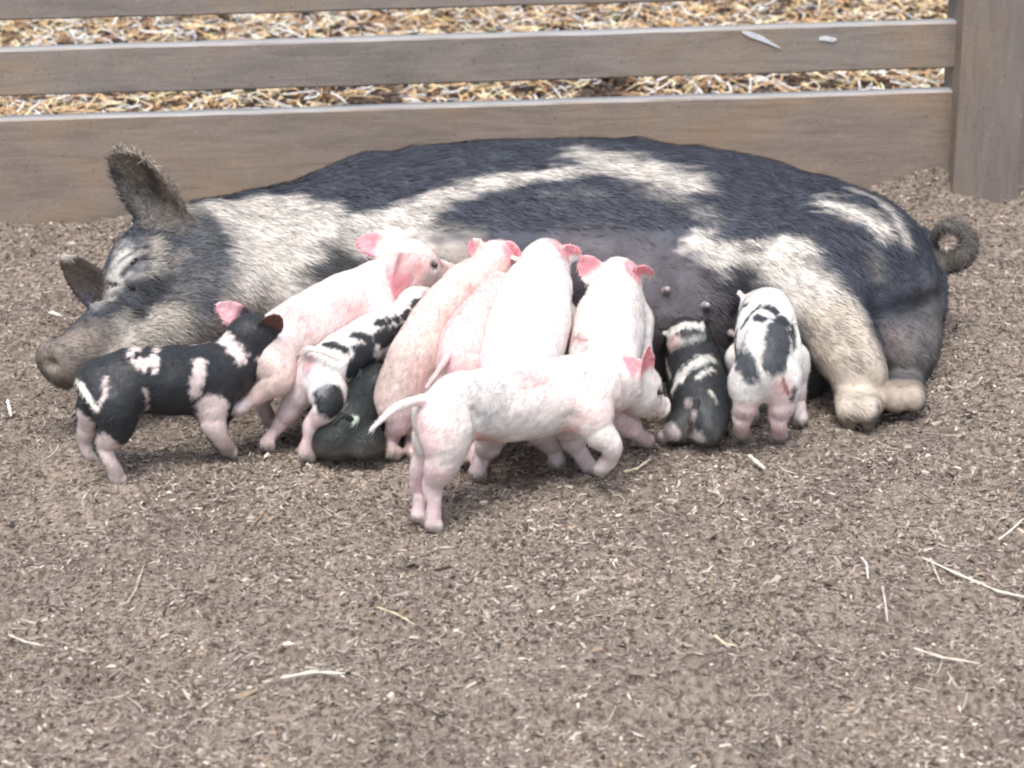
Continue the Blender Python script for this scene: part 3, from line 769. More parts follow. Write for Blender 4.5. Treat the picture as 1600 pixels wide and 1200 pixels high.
# 1: the walker in front
piglet('pale pink piglet walking in front of the others, long thin tail held out',
       [(690, 652, 3.15, .046), (730, 634, 3.17, .055), (800, 632, 3.21, .058), (870, 618, 3.25, .060), (925, 603, 3.29, .055), (960, 598, 3.32, .046)],
       (P(990, 602, 3.345), P(1044, 634, 3.385)),
       [[(698, 672, 3.125, .043), (693, 718, 3.11, .030), (676, 757, 3.12, .018), (679, 785, 3.115, .0145), (G(677, 818, .012), .0155)],
        [(682, 672, 3.19, .036), (664, 718, 3.20, .022), (652, 752, 3.205, .015), (655, 778, 3.20, .0125), (G(654, 806, .012), .014)],
        [(918, 640, 3.235, .040), (934, 672, 3.22, .028), (954, 694, 3.21, .019), (954, 715, 3.215, .0155), (P(940, 731, 3.225), .0155)],
        [(885, 645, 3.31, .036), (893, 680, 3.32, .024), (905, 705, 3.32, .016), (G(922, 730, .012), .0145)]],
       [(660, 625, 3.13, .010), (640, 628, 3.11, .0065), (615, 640, 3.09, .006), (594, 658, 3.08, .005), (580, 672, 3.075, .004)],
       WHITE,
       [l_([(820, 590), (850, 596)], 16, BLUSH, 16, 5, .75), l_([(735, 618), (755, 640), (770, 625)], 26, (.32, .31, .31), 26, 12, .8), l_([(700, 640), (690, 680)], 30, PINK, 24, 6, .7),
        l_([(660, 655), (668, 700), (660, 750), (680, 740)], 18, (.80, .50, .52), 14, 5, .6), l_([(905, 650), (940, 640), (965, 640)], 22, PINK, 18, 5, .8), l_([(745, 685), (770, 690)], 12, BLUSH, 10, 4, .7),
        l_([(885, 672), (960, 650), (985, 660)], 9, BLUSH, 10, 3, .6), l_([(905, 590), (925, 586)], 8, (.5, .45, .4), 10, 4, .5), l_([(1000, 655), (1030, 650)], 8, (.62, .40, .33), 10, 4, .6),
        l_([(800, 650), (830, 640)], 30, (.66, .58, .56), 30, 10, .4)],
       eW=.034, eoff=(-.014, .030, .010), ears=((P(992, 544, 3.43), V((.5, -.7, .1))), (P(1006, 538, 3.31), V((.85, -.5, .0)))), cuts=[[(896, 650, 3.19), (902, 672, 3.185), (918, 690, 3.19)], [(738, 640, 3.12), (746, 665, 3.115), (742, 690, 3.12)], [(965, 575, 3.275), (975, 610, 3.27), (972, 645, 3.28)]], seed=1, nh=12000)

# 2: black piglet with white spots on the left
piglet('mostly black piglet with small white patches standing side-on by the sow\'s snout',
       [(163, 600, 3.33, .045), (215, 594, 3.35, .054), (280, 594, 3.38, .057), (338, 584, 3.42, .053), (370, 560, 3.45, .045)],
       (P(398, 532, 3.465), P(440, 562, 3.50)),
       [[(180, 630, 3.30, .041), (183, 668, 3.29, .030), (162, 694, 3.30, .018), (174, 722, 3.29, .0145), (G(184, 748, .012), .0155)],
        [(155, 630, 3.38, .036), (138, 665, 3.395, .022), (133, 690, 3.40, .015), (G(143, 712, .012), .014)],
        [(332, 622, 3.385, .036), (332, 655, 3.37, .024), (343, 682, 3.37, .017), (G(357, 703, .012), .0155)],
        [(345, 625, 3.46, .034), (340, 655, 3.47, .022), (335, 675, 3.47, .016), (G(340, 692, .012), .014)]],
       [(128, 585, 3.32, .008), (124, 600, 3.30, .006), (138, 622, 3.28, .0055), (150, 640, 3.27, .004)],
       BLACK,
       [l_([(216, 535), (208, 555), (222, 570), (240, 562)], 9, PALE, 3, 3), l_([(215, 552), (212, 558)], 5, BLACK, 2, 2), l_([(245, 545), (243, 580)], 5, PALE, 3, 2), l_([(228, 610), (230, 640)], 4, (.5, .42, .38), 3, 2),
        l_([(313, 565), (310, 590), (306, 612)], 10, PALE, 4, 3), l_([(352, 530), (368, 548), (378, 560)], 12, PALE, 3, 3), l_([(300, 525), (318, 530)], 6, PALE, 3, 2), l_([(245, 522), (252, 526)], 4, PALE, 2, 2),
        l_([(165, 590), (163, 620), (152, 640)], 3, PALE, 3, 2), l_([(330, 640), (335, 665), (350, 690), (357, 705)], 24, PALE, 4, 3), l_([(345, 640), (340, 680)], 14, PALE, 4, 3),
        l_([(165, 695), (175, 720), (185, 748)], 20, PALE, 4, 3), l_([(130, 660), (133, 690), (143, 710)], 18, PALE, 4, 3), l_([(118, 592), (132, 612), (150, 640)], 5, (.8, .74, .66), 2, 1),
        l_([(285, 662), (310, 660)], 6, BLUSH, 6, 3, .5), l_([(405, 560), (408, 568)], 4, PALE, 2, 1), l_([(430, 565), (440, 565)], 7, (.5, .3, .26), 4, 2), l_([(345, 500), (352, 485)], 16, EARP, 5, 3)],
       eW=.028, ears=((P(338, 474, 3.50), V((.1, -.9, .15)), (.80, .42, .46)), (P(436, 488, 3.43), V((.3, -.8, .2)), (.11, .045, .035))), earcol=(.46, .20, .17), ear_layers=True, seed=2, nh=9000)

# 3: pink piglet climbing up against the sow's shoulder
piglet('smooth pink piglet stretched up the sow\'s shoulder, snout raised to the right',
       [(425, 538, 3.50, .048), (470, 512, 3.55, .052), (530, 478, 3.61, .052), (580, 450, 3.655, .044), (608, 432, 3.68, .038)],
       (P(640, 414, 3.70), P(699, 418, 3.73)),
       [[(424, 560, 3.46, .040), (436, 592, 3.43, .027), (410, 612, 3.425, .018), (388, 628, 3.42, .015), (P(370, 640, 3.41), .0145)],
        [(430, 560, 3.53, .036), (420, 600, 3.54, .024), (410, 630, 3.53, .016), (G(420, 655, .012), .0145)],
        [(590, 480, 3.62, .032), (605, 510, 3.62, .020), (620, 530, 3.64, .0145)]],
       [(385, 525, 3.49, .007), (375, 545, 3.48, .005), (378, 560, 3.48, .004)],
       (.84, .70, .66),
       [l_([(450, 490), (480, 500)], 16, BLUSH, 18, 6, .55), l_([(530, 460), (545, 470), (555, 490)], 22, (.84, .48, .48), 26, 8, .7), l_([(620, 410), (645, 412), (660, 425)], 15, BLUSH, 18, 5, .65),
        l_([(420, 580), (445, 600), (410, 612)], 22, (.60, .42, .37), 16, 6, .8), l_([(430, 540), (450, 560)], 20, (.78, .52, .48), 16, 5, .5), l_([(670, 430), (685, 420)], 9, (.62, .55, .5), 8, 4, .7),
        l_([(480, 545), (560, 510), (620, 475)], 9, (.72, .5, .5), 12, 4, .6), l_([(690, 412), (697, 420)], 8, (.50, .33, .30), 5, 2), l_([(609, 430)], 5, (.28, .07, .06), 6, 2, .8)],  # last spot: shade inside the hanging ear, painted on
       eoff=(-.030, .029, .022), eW=.027, ears=((P(556, 378, 3.73), V((.2, -.85, .3))), (P(612, 466, 3.65), V((.75, -.6, .2)))), seed=3, nh=10000, hs=1.04)

# 4: black and white spotted one, rump to the camera
piglet('white piglet with black patches seen from behind, wedged under the smooth pink one',
       [(500, 582, 3.46, .042), (532, 562, 3.50, .044), (570, 535, 3.55, .042), (610, 508, 3.60, .036), (630, 495, 3.63, .032)],
       (P(650, 482, 3.66), P(692, 462, 3.72)),
       [[(478, 600, 3.46, .033), (458, 635, 3.455, .022), (442, 658, 3.46, .015), (430, 675, 3.455, .0125), (G(417, 692, .012), .014)],
        [(512, 612, 3.41, .033), (512, 636, 3.39, .025), (488, 662, 3.395, .016), (482, 685, 3.39, .0135), (G(478, 708, .012), .0150)],
        [(600, 545, 3.57, .025), (600, 580, 3.58, .017), (600, 610, 3.57, .012)]],
       [(474, 552, 3.44, .006), (482, 545, 3.43, .005), (502, 549, 3.42, .0045), (528, 561, 3.42, .004)],
       (.78, .72, .68),
       [l_([(512, 620), (516, 632)], 25, BLACK, 3, 3), l_([(558, 575), (570, 552), (565, 595)], 22, BLACK, 3, 4), l_([(510, 538), (540, 546)], 8, BLACK, 3, 2), l_([(555, 523), (575, 528)], 9, BLACK, 3, 2),
        l_([(590, 528), (605, 520)], 10, BLACK, 3, 3), l_([(590, 505), (620, 498)], 8, BLACK, 3, 3), l_([(632, 498), (640, 490)], 8, BLACK, 2, 2), l_([(600, 535), (615, 522)], 12, BLACK, 3, 3), l_([(575, 545), (580, 540)], 8, BLACK, 3, 2), l_([(645, 478), (655, 470)], 7, BLACK, 2, 2), l_([(620, 515), (628, 512)], 7, BLACK, 2, 2), l_([(595, 570), (598, 600)], 9, BLACK, 3, 2),
        l_([(575, 615), (585, 620)], 16, BLACK, 3, 3), l_([(486, 560), (480, 580)], 6, (.5, .2, .25), 5, 2, .8), l_([(465, 570), (470, 620), (440, 665), (417, 692)], 16, (.74, .56, .56), 8, 3, .8),
        l_([(490, 660), (478, 708)], 20, (.78, .60, .58), 6, 3, .8), l_([(480, 590), (500, 600)], 10, (.68, .62, .70), 12, 4, .6)],
       ears=(P(636, 452, 3.70), P(668, 470, 3.60)), earcol=(.12, .06, .06), seed=4, nh=8000, hs=.92)

# 5: small black one curled at the front of the pile
piglet('small all-black piglet huddled low with one tiny white spot on its rump',
       [(G(540, 678, .042), .043), (G(552, 655, .062), .046), (G(566, 630, .075), .042), (G(578, 612, .085), .036)],
       (G(588, 604, .09), P(598, 592, 3.78)),
       [[(G(515, 690, .035), .028), (G(505, 700, .02), .017), (G(498, 702, .012), .013)],
        [(G(575, 690, .035), .028), (G(585, 700, .02), .017), (G(588, 702, .012), .013)]],
       [(G(548, 655, .095), .005), (G(535, 650, .105), .004), (G(522, 662, .098), .0035)],
       (.018, .022, .022), [l_([(553, 654)], 7, (.55, .62, .5), 3, 2), l_([(520, 640), (535, 635)], 5, (.35, .33, .32), 4, 2, .7)],
       ears=(P(580, 590, 3.62), P(612, 595, 3.58)), earcol=(.05, .04, .04), seed=5, nh=9000, hs=.9)

# 6: muddy pink one
piglet('muddy pink piglet with brown-stained haunch stretched up to the udder',
       [(632, 598, 3.43, .045), (655, 555, 3.49, .050), (690, 498, 3.56, .049), (728, 452, 3.62, .044), (755, 430, 3.66, .038)],
       (P(777, 414, 3.69), P(800, 430, 3.76)),
       [[(620, 625, 3.415, .038), (625, 655, 3.40, .025), (614, 675, 3.41, .017), (612, 690, 3.41, .0145), (G(611, 704, .012), .0150)],
        [(655, 625, 3.43, .036), (652, 660, 3.43, .023), (643, 685, 3.44, .015), (G(647, 706, .012), .014)],
        [(745, 480, 3.62, .028), (755, 510, 3.62, .018), (760, 535, 3.62, .013)]],
       [(600, 580, 3.44, .004), (596, 592, 3.435, .0035), (596, 604, 3.43, .003)],
       (.80, .60, .55),
       [l_([(625, 560), (612, 600), (640, 560)], 24, (.36, .28, .24), 26, 9, .75), l_([(640, 590), (650, 570), (655, 600)], 12, (.46, .30, .27), 14, 6, .7), l_([(700, 490), (730, 460), (735, 445)], 15, (.76, .42, .37), 18, 6, .7),
        l_([(735, 450), (738, 462)], 5, (.30, .22, .2), 6, 2, .7), l_([(670, 520), (700, 510)], 13, (.64, .42, .35), 16, 6, .65), l_([(625, 640), (612, 700)], 22, (.68, .50, .48), 12, 4, .7), l_([(702, 500)], 6, (.35, .25, .22), 6, 2, .6),
        l_([(668, 575), (655, 620)], 14, (.66, .44, .42), 14, 5, .6)],
       eW=.028, ears=((P(732, 392, 3.72), V((.2, -.8, .3))), (P(812, 386, 3.66), V((-.3, -.9, .1)))), seed=6, nh=11000)

# 7: half hidden between the muddy one and the broad white one
piglet('half-hidden whitish piglet between the muddy pink and the broad white one',
       [(722, 570, 3.39, .042), (728, 535, 3.44, .044), (745, 505, 3.50, .042), (765, 480, 3.56, .038)],
       (P(778, 462, 3.62), P(790, 470, 3.69)),
       [[(712, 600, 3.38, .034), (712, 640, 3.37, .022), (716, 680, 3.37, .015), (G(722, 715, .012), .014)],
        [(742, 600, 3.40, .034), (745, 640, 3.39, .022), (742, 680, 3.38, .015), (G(748, 722, .012), .014)]],
       [(700, 556, 3.36, .006), (690, 572, 3.345, .005), (678, 590, 3.335, .0045), (667, 606, 3.33, .0035)],
       (.78, .57, .55), [l_([(705, 560), (700, 580), (708, 600)], 10, (.78, .40, .42), 12, 4, .75), l_([(712, 545), (740, 545)], 5, BLUSH, 8, 3, .5), l_([(742, 640), (745, 720)], 18, PINK, 10, 4, .7)],
       ears=(P(757, 445, 3.66), P(800, 445, 3.66)), seed=7, nh=8000, hs=.95)

# 8: the broad white one in the middle
piglet('broad bright white piglet seen from behind, faint grey smudges on its back',
       [(803, 612, 3.32, .055), (812, 568, 3.375, .066), (826, 510, 3.455, .069), (838, 460, 3.535, .060), (848, 428, 3.60, .047)],
       (P(853, 416, 3.65), P(856, 432, 3.74)),
       [[(780, 650, 3.30, .038), (765, 690, 3.30, .024), (755, 710, 3.31, .016), (G(746, 738, .012), .0150)],
        [(835, 650, 3.31, .038), (855, 685, 3.33, .023), (866, 700, 3.34, .015), (G(870, 722, .012), .0145)],
        [(880, 500, 3.55, .03), (890, 540, 3.53, .02), (892, 570, 3.53, .014)]],
       [(800, 575, 3.28, .005), (790, 590, 3.27, .004), (782, 604, 3.27, .0035)],
       (.82, .76, .73), [l_([(795, 505), (800, 530), (785, 540)], 12, (.55, .50, .47), 16, 6, .5), l_([(780, 560), (800, 562)], 5, (.45, .40, .38), 6, 3, .6), l_([(825, 425), (828, 430)], 6, (.6, .5, .45), 8, 3, .5),
                         l_([(750, 720), (760, 700), (866, 700)], 14, (.62, .5, .46), 10, 3, .6)],
       eW=.031, eoff=(-.012, .034, .008), ears=((P(822, 400, 3.70), V((-.1, -.5, .9))), (P(884, 380, 3.63), V((.25, -.9, -.1)))), seed=8, nh=12000, hs=1.1)

# 9: white piglet right of it
piglet('white piglet with both deep-pink ears spread, beside the bare udder',
       [(938, 600, 3.37, .052), (944, 560, 3.42, .060), (950, 515, 3.49, .062), (958, 478, 3.555, .053), (964, 458, 3.60, .043)],
       (P(966, 444, 3.635), P(962, 458, 3.72)),
       [[(962, 640, 3.37, .034), (980, 662, 3.37, .022), (996, 678, 3.37, .014), (G(1010, 690, .012), .014)],
        [(915, 640, 3.39, .034), (905, 670, 3.40, .022), (900, 690, 3.40, .014), (G(895, 705, .012), .014)],
        [(995, 500, 3.56, .028), (1003, 540, 3.53, .019), (1006, 570, 3.52, .014)]],
       [(915, 530, 3.37, .005), (900, 525, 3.36, .004), (905, 518, 3.35, .0035)],
       WHITE, [l_([(897, 527), (912, 530)], 9, BLUSH, 10, 3, .7), l_([(925, 470), (915, 485)], 5, (.5, .42, .38), 6, 3, .5), l_([(975, 650), (1008, 690)], 18, (.72, .55, .53), 8, 3, .8), l_([(990, 500), (1000, 540)], 12, (.74, .66, .66), 14, 4, .6)],
       eW=.030, eoff=(-.012, .034, .010), ears=((P(906, 400, 3.64), V((-.1, -.9, .2))), (P(1004, 410, 3.60), V((.1, -.9, .1)))), seed=9, nh=11000, hs=1.05)

# 10: black piglet with pale stripes, low
piglet('black piglet with pale curved stripes lying low at the walking piglet\'s snout',
       [(G(1096, 646, .048), .048), (G(1092, 615, .065), .052), (G(1085, 580, .080), .050), (G(1080, 552, .095), .045)],
       (G(1074, 536, .115), G(1066, 530, .10)+V((-.005, .07, -.01))),
       [[(G(1062, 668, .035), .026), (G(1052, 676, .022), .016), (G(1038, 682, .014), .0135)],
        [(G(1105, 672, .035), .026), (G(1098, 680, .02), .015), (G(1090, 684, .012), .012)],
        [(G(1120, 560, .08), .022), (G(1130, 590, .05), .014), (G(1135, 600, .03), .012)]],
       [(G(1090, 628, .095), .006), (G(1084, 648, .085), .006), (G(1080, 668, .055), .005), (G(1078, 678, .03), .004)],
       (.028, .030, .033),
       [l_([(1042, 525), (1065, 508), (1095, 510)], 8, (.66, .62, .58), 3, 3), l_([(1046, 540), (1055, 532)], 9, (.70, .50, .46), 4, 2), l_([(1040, 560), (1048, 590)], 3, (.5, .47, .45), 3, 2), l_([(1060, 536), (1085, 528), (1100, 525)], 4, (.5, .48, .46), 4, 2, .8),
        l_([(1060, 590), (1085, 568), (1110, 560)], 11, (.60, .57, .53), 5, 4), l_([(1050, 610), (1065, 592)], 5, (.75, .72, .68), 3, 2), l_([(1090, 590), (1110, 578), (1140, 592)], 4, (.66, .62, .58), 3, 2),
        l_([(1075, 628), (1085, 650), (1080, 680)], 6, (.55, .45, .43), 5, 2, .85), l_([(1036, 682), (1048, 676)], 14, (.80, .70, .68), 4, 2), l_([(1090, 684)], 10, (.78, .70, .68), 4, 2), l_([(1110, 612), (1120, 628)], 3, (.6, .6, .5), 3, 2),
        l_([(1095, 640), (1125, 650)], 22, (.05, .055, .06), 18, 5, .8)],
       ears=((P(1042, 500, 3.66), V((0, -.9, .2))), (P(1112, 505, 3.64), V((0, -.9, .2)))), earcol=(.06, .05, .05), seed=10, nh=9000)

# 11: spotted piglet on the right
piglet('white piglet with large grey-black blotches standing by the sow\'s hind leg',
       [(1195, 572, 3.40, .043), (1196, 545, 3.435, .051), (1198, 515, 3.49, .052), (1200, 494, 3.55, .046), (1196, 486, 3.60, .040)],
       (P(1188, 492, 3.65), P(1176, 508, 3.72)),
       [[(1172, 595, 3.40, .036), (1166, 628, 3.39, .024), (1161, 648, 3.40, .0195), (1159, 662, 3.395, .0165), (G(1158, 678, .012), .0145)],
        [(1220, 592, 3.40, .036), (1222, 628, 3.39, .024), (1217, 648, 3.40, .0195), (1217, 662, 3.395, .0165), (G(1217, 680, .012), .0145)],
        [(1238, 560, 3.54, .030), (1245, 600, 3.54, .019), (1248, 630, 3.54, .0135), (G(1252, 655, .012), .0135)],
        [(1160, 560, 3.56, .030), (1165, 600, 3.56, .019), (1170, 625, 3.56, .014), (G(1175, 648, .012), .014)]],
       [(1240, 505, 3.43, .006), (1247, 530, 3.42, .005), (1249, 552, 3.41, .0045), (1251, 568, 3.41, .004)],
       (.76, .72, .68),
       [l_([(1218, 522), (1218, 545), (1212, 562)], 24, (.055, .058, .066), 4, 4), l_([(1158, 560), (1170, 578)], 17, (.07, .075, .085), 6, 5), l_([(1222, 498), (1238, 512), (1243, 540)], 8, (.05, .05, .055), 3, 3), l_([(1166, 520), (1160, 540)], 5, (.12, .12, .13), 6, 3, .8), l_([(1218, 500), (1230, 505)], 11, (.03, .03, .035), 3, 3),
        l_([(1200, 480), (1210, 486)], 9, (.03, .03, .035), 3, 2), l_([(1184, 496), (1190, 498)], 9, (.03, .03, .035), 3, 2), l_([(1160, 510), (1172, 492), (1188, 478)], 4, (.05, .05, .055), 3, 2), l_([(1146, 520), (1150, 495), (1165, 478)], 5, (.05, .05, .055), 3, 2), l_([(1150, 520), (1150, 560)], 6, (.07, .07, .08), 4, 3),
        l_([(1168, 640), (1160, 675)], 18, (.70, .54, .50), 6, 3, .9), l_([(1220, 610), (1217, 675)], 22, (.76, .58, .56), 6, 3, .9), l_([(1218, 600), (1226, 610)], 8, BLUSH, 8, 3, .4), l_([(1242, 610), (1238, 622)], 5, (.1, .08, .08), 4, 2),
        l_([(1222, 590), (1232, 615)], 2.5, (.25, .1, .1), 2, 1), l_([(1163, 650), (1162, 665)], 5, (.45, .28, .25), 6, 2, .6), l_([(1246, 512), (1250, 560)], 4, (.75, .72, .66), 3, 1)],
       ears=(P(1165, 462, 3.68), P(1215, 470, 3.66)), earcol=(.2, .15, .15), seed=11, nh=9000)

# ------------------------------------------------------------------ litter on the soil
def crumbs(name, n, xr, yr, size, palette, weights, seed, dens=None, asp=(.9, 2.8), thick=(.2, .5)):
    rg = np.random.default_rng(seed)
    x = rg.uniform(*xr, n); y = rg.uniform(*yr, n)
    if dens is not None:
        k = rg.random(n) < dens(x, y); x, y = x[k], y[k]; n = len(x)
    z = gz(x, y)
    s = size*np.exp(np.clip(rg.normal(0, .38, n), -.9, .7)); L = s*rg.uniform(*asp, n); W = s*rg.uniform(.45, .9, n); T = s*rg.uniform(*thick, n)
    a = rg.uniform(0, 2*np.pi, n); tl = rg.normal(0, .35, n); rl = rg.normal(0, .5, n)
    ux = np.stack([np.cos(a)*np.cos(tl), np.sin(a)*np.cos(tl), np.sin(tl)], 1)
    up = np.stack([np.zeros(n)+.0, np.zeros(n), np.ones(n)], 1)
    vy = np.cross(up, ux); vy /= np.linalg.norm(vy, axis=1, keepdims=True); wz = np.cross(ux, vy)
    c, d = np.cos(rl)[:, None], np.sin(rl)[:, None]; vy, wz = vy*c+wz*d, wz*c-vy*d
    o = np.stack([x, y, z+T*.5], 1)
    j = lambda: (1+.35*rg.standard_normal(n))[:, None]
    ux = ux*L[:, None]*.5; vy = vy*W[:, None]*.5; wz = wz*T[:, None]*.5
    vs = np.stack([o-ux*j()-vy*j()-wz, o-ux*j()+vy*j()-wz, o+ux*j()+vy*j()-wz*j(), o+ux*j()-vy*j()-wz, o-ux*.6*j()+wz*j(), o+ux*.6*j()+wz*1.3*j()], 1).reshape(-1, 3)
    k = np.arange(n)[:, None]*6
    q = np.concatenate([k+np.array([[0, 3, 5, 4]]), k+np.array([[2, 1, 4, 5]]), k+np.array([[0, 1, 2, 3]])]); t = np.concatenate([k+np.array([[0, 4, 1]]), k+np.array([[3, 2, 5]])])
    pal = np.array(palette); ci = rg.choice(len(pal), n, p=np.array(weights)/sum(weights))
    col = pal[ci]*(1+.16*rg.standard_normal((n, 1)))
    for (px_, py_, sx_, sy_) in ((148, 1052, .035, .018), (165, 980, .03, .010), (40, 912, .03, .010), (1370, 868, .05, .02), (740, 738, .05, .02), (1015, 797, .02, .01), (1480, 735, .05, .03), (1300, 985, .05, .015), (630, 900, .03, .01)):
        g_ = G(px_, py_); col = col*(1-.62*np.exp(-((x-g_.x)/sx_)**2-((y-g_.y)/sy_)**2))[:, None]      # crumbs darker in soft spots, mostly at the hollows
    pt = vnoise(np.stack([x, y*1.6, x*0], 1), .22, 5)[:, None]*.16+vnoise(np.stack([x, y*1.4, x*0], 1), .06, 6)[:, None]*.12; col = np.clip(col*(1+pt), .01, .9)
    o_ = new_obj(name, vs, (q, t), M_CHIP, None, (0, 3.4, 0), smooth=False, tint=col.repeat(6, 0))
    return o_
PAL = [(.285, .238, .200), (.355, .303, .258), (.175, .140, .115), (.46, .40, .34), (.66, .59, .50), (.065, .05, .042), (.33, .25, .18)]
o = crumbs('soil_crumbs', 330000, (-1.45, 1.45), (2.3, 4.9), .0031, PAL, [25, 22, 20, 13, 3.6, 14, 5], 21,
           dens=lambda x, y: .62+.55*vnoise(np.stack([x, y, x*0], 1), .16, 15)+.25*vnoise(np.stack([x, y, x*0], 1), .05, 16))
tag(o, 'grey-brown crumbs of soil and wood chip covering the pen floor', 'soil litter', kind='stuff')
o = crumbs('wood_chips', 3000, (-1.45, 1.45), (2.3, 4.85), .0055, PAL, [22, 26, 8, 20, 7, 4, 10], 22)
tag(o, 'larger pale and brown wood chips scattered over the pen floor', 'wood chips', kind='stuff')

def stalks(n, xr, yr, L, W, palette, weights, seed, lift=.02, bend=.25, pile=0.0, arr=None, tilt=.12):
    """flattened bent stalks: 3-sided tubes of three joints"""
    rg = np.random.default_rng(seed)
    x = rg.uniform(*xr, n); y = rg.uniform(*yr, n)
    if pile:                                                        # bare dark hollows between the straw
        k = vnoise(np.stack([x*.8, y*.7, x*0], 1), .30, 8) + .7*vnoise(np.stack([x, y, x*0], 1), .12, 9) < (.62 if pile > .01 else 9); x, y = x[k], y[k]; n = len(x)
    z = gz(x, y) + pile*rg.random(n)
    a = rg.uniform(0, 2*np.pi, n); ln = L*np.exp(rg.normal(0, .45, n)); w = W*rg.uniform(.6, 1.4, n)
    K = 5; vs = []; c = np.stack([x, y, z+w], 1); tl = np.abs(rg.normal(0, tilt, n)); bd = rg.normal(0, bend, n)
    rings = []
    for i in range(K):
        t = i/(K-1)-.5
        aa = a+bd*t*2
        dx = np.stack([np.cos(aa), np.sin(aa), np.sin(tl)*np.sign(bd)], 1)
        p = c+dx*(ln*t)[:, None]; p[:, 2] = np.maximum(p[:, 2], gz(p[:, 0], p[:, 1])+w*.3)
        sd_ = np.stack([-np.sin(aa), np.cos(aa), 0*aa], 1)
        tw = w*(1-.5*abs(t))
        rings.append(np.stack([p-sd_*tw[:, None], p+sd_*tw[:, None], p+np.array([0, 0, 1])*tw[:, None]*.8], 1))
    R_ = np.stack(rings, 1).reshape(-1, 3)
    k = np.arange(n)[:, None]*(K*3); q = []
    for i in range(K-1):
        for j in range(3):
            a0 = i*3+j; b0 = i*3+(j+1) % 3; q.append(k+np.array([[a0, b0, b0+3, a0+3]]))
    pal = np.array(palette); ci = rg.choice(len(pal), n, p=np.array(weights)/sum(weights))
    col = np.clip(pal[ci]*(1+.15*rg.standard_normal((n, 1))), .01, .95).repeat(K*3, 0)
    return R_, np.concatenate(q), col
v_, q_, c_ = stalks(26000, (-1.45, 1.45), (2.3, 4.85), .016, .0010, [(.42, .355, .31), (.30, .25, .215), (.60, .53, .45), (.12, .09, .075)], [4, 4, 1.2, 3], 31, bend=.9)
tag(new_obj('plant_fibres', v_, q_, M_STRAW, None, (0, 3.4, 0), tint=c_), 'fine broken plant fibres and rootlets mixed in the pen soil', 'plant fibres', kind='stuff')
# straw behind the fence
SP = [(.90, .74, .48), (.84, .55, .27), (.95, .93, .90), (.60, .38, .22), (.30, .16, .09), (.07, .05, .04)]  # pale tones: sunlight on the straw put into its colour
DP = [(.10, .06, .04), (.05, .035, .03), (.20, .12, .07)]
parts = [stalks(15000, (-2.6, 2.6), (4.92, 7.6), .06, .0065, DP, [3, 3, 1], 43, pile=.002, bend=.4, tilt=.1), stalks(6000, (-3.4, 3.4), (7.6, 10.5), .10, .010, DP, [3, 3, 1], 44, pile=.002, bend=.4, tilt=.1),
         stalks(30000, (-2.6, 2.6), (4.95, 7.6), .045, .0030, SP, [6, 5, 5, 3.5, 2.5, 1.5], 41, pile=.05, bend=.4, tilt=.35),
         stalks(5000, (-3.4, 3.4), (7.6, 10.5), .10, .005, SP, [6, 5, 5, 3, 2, 1.2], 42, pile=.05, bend=.4, tilt=.35)]
off = 0; vv = []; qq = []; cc = []
for v_, q_, c_ in parts: vv.append(v_); qq.append(q_+off); cc.append(c_); off += len(v_)
tag(new_obj('straw_litter', np.concatenate(vv), np.concatenate(qq), M_STRAW, None, (0, 6, 0), tint=np.concatenate(cc)), 'thick bright yellow straw strewn on the ground beyond the fence', 'straw', kind='stuff')

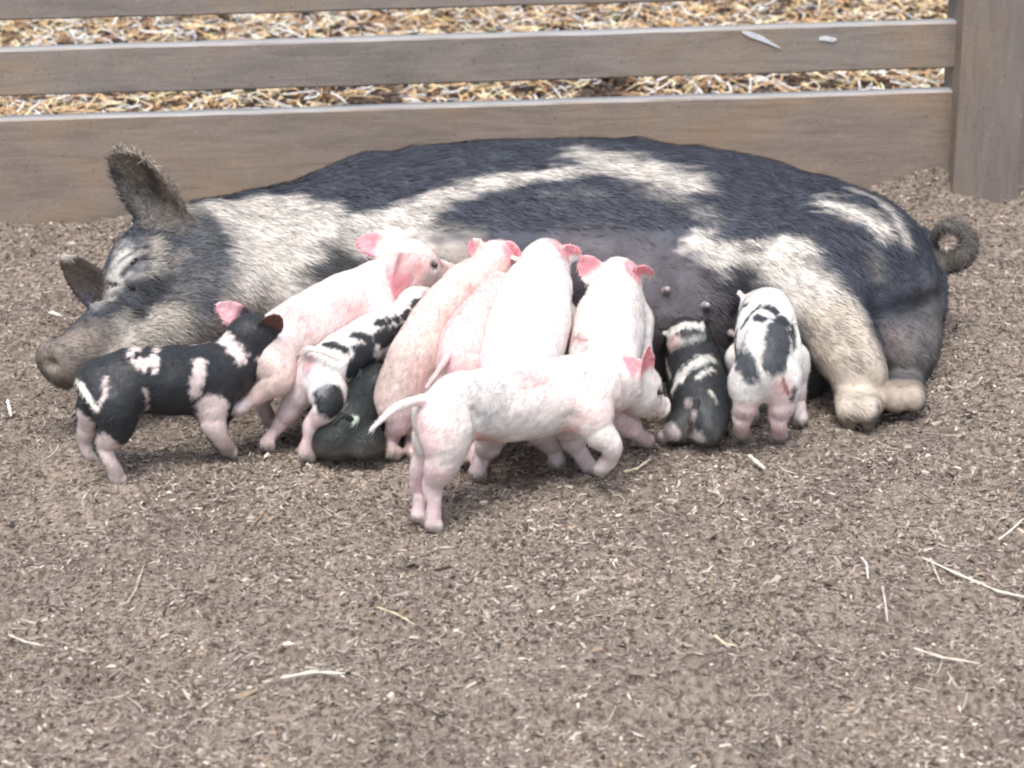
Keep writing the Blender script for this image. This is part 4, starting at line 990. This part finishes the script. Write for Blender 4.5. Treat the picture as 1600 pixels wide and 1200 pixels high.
# single stalks one can point to
def stalk(label, pts, w, c, name='straw_stalk', cat='straw stalk'):
    P3 = []
    for x, y in pts:
        p = G(x, y); p.z = float(gz(np.array([p.x]), np.array([p.y]))[0])+w*1.6+.005; P3.append(p)
    P3[0].z += .004; P3[-1].z += .003
    o3 = np.array([tuple(p) for p in P3]); K = 8
    tt = np.linspace(0, len(o3)-1, (len(o3)-1)*5+1); path = np.stack([np.interp(tt, range(len(o3)), o3[:, i]) for i in range(3)], 1)
    vs = []; fs = []; m = len(path)
    for i, p in enumerate(path):
        d = path[min(i+1, m-1)]-path[max(i-1, 0)]; d /= np.linalg.norm(d); s_ = np.cross(d, [0, 0, 1]); s_ /= np.linalg.norm(s_); u_ = np.cross(s_, d)
        ww = w*(.75+.25*math.sin(i*1.9)+(.25 if i % 5 == 0 else 0))*(.6 if i in (0, m-1) else 1)
        for j in range(K):
            a = 2*math.pi*j/K; vs.append(p+s_*math.cos(a)*ww+u_*math.sin(a)*ww*.7)
    for i in range(m-1):
        for j in range(K): fs.append((i*K+j, (i+1)*K+j, (i+1)*K+(j+1) % K, i*K+(j+1) % K))
    fs.append(tuple(range(K))); fs.append(tuple(range((m-1)*K, m*K))[::-1])
    vs = np.array(vs); o = new_obj(name, vs, fs, M_STRAW, None, tuple(o3[0]), tint=np.tile(np.array(c), (len(vs), 1))*(1+.08*rng.standard_normal((len(vs), 1))))
    tag(o, label, cat, 'loose stalks lying on the pen floor')
STR = (.70, .64, .54)
stalk('longest pale stalk, slanting down to the right edge of the photo', [(1440, 882), (1500, 908), (1560, 936), (1625, 958)], .0028, STR)
stalk('short side twig branching from under the longest pale stalk', [(1452, 888), (1462, 904), (1470, 922)], .0018, (.55, .5, .42))
stalk('thin upright-lying pale stalk left of the longest one', [(1378, 925), (1382, 955), (1386, 985)], .0022, (.55, .5, .45))
stalk('straight pale stalk near the lower right corner', [(1425, 1043), (1470, 1052), (1530, 1056)], .0025, (.66, .58, .47))
stalk('thick pale stick lying level near the bottom, left of centre', [(440, 1084), (490, 1077), (540, 1073)], .0032, (.68, .64, .56))
stalk('short yellow straw just in front of the walking piglet\'s fore hoof', [(975, 752), (995, 738), (1016, 724)], .0028, (.66, .58, .42))
stalk('stubby bright chip of straw right of the piglets on open soil', [(1170, 720), (1182, 732), (1194, 744)], .0042, (.80, .74, .62))
stalk('yellowish stalk slanting on bare soil below centre right', [(1116, 1002), (1132, 1012), (1150, 1024)], .0025, (.70, .60, .42))
stalk('short pale twig at the right edge above the longest stalk', [(1560, 842), (1578, 832), (1598, 822)], .0022, STR)
stalk('thin reddish curved root left of centre on the open soil', [(366, 846), (385, 828), (420, 812)], .0016, (.32, .21, .16), 'root')
stalk('pale curved twig at the left edge of the open soil', [(15, 1004), (40, 1010), (70, 1020)], .0022, (.62, .56, .48))
stalk('slim tan stalk leaning left on the soil below the black-spotted piglet', [(198, 952), (212, 930), (226, 906)], .0016, (.50, .42, .34))
stalk('small bleached straw piece at the left edge beside the wallow', [(11, 618), (14, 628), (16, 638)], .0036, (.82, .78, .72))
stalk('long faint brown rootlet near the lower left hollow', [(200, 1064), (260, 1052), (320, 1036)], .0014, (.30, .22, .17), 'root')
stalk('yellow forked straw lying left of bottom centre', [(590, 962), (620, 968), (648, 982)], .0016, (.66, .56, .36))
stalk('pale bent straw among the crumbs right of centre', [(1345, 885), (1353, 897), (1356, 915)], .0022, (.66, .62, .56))
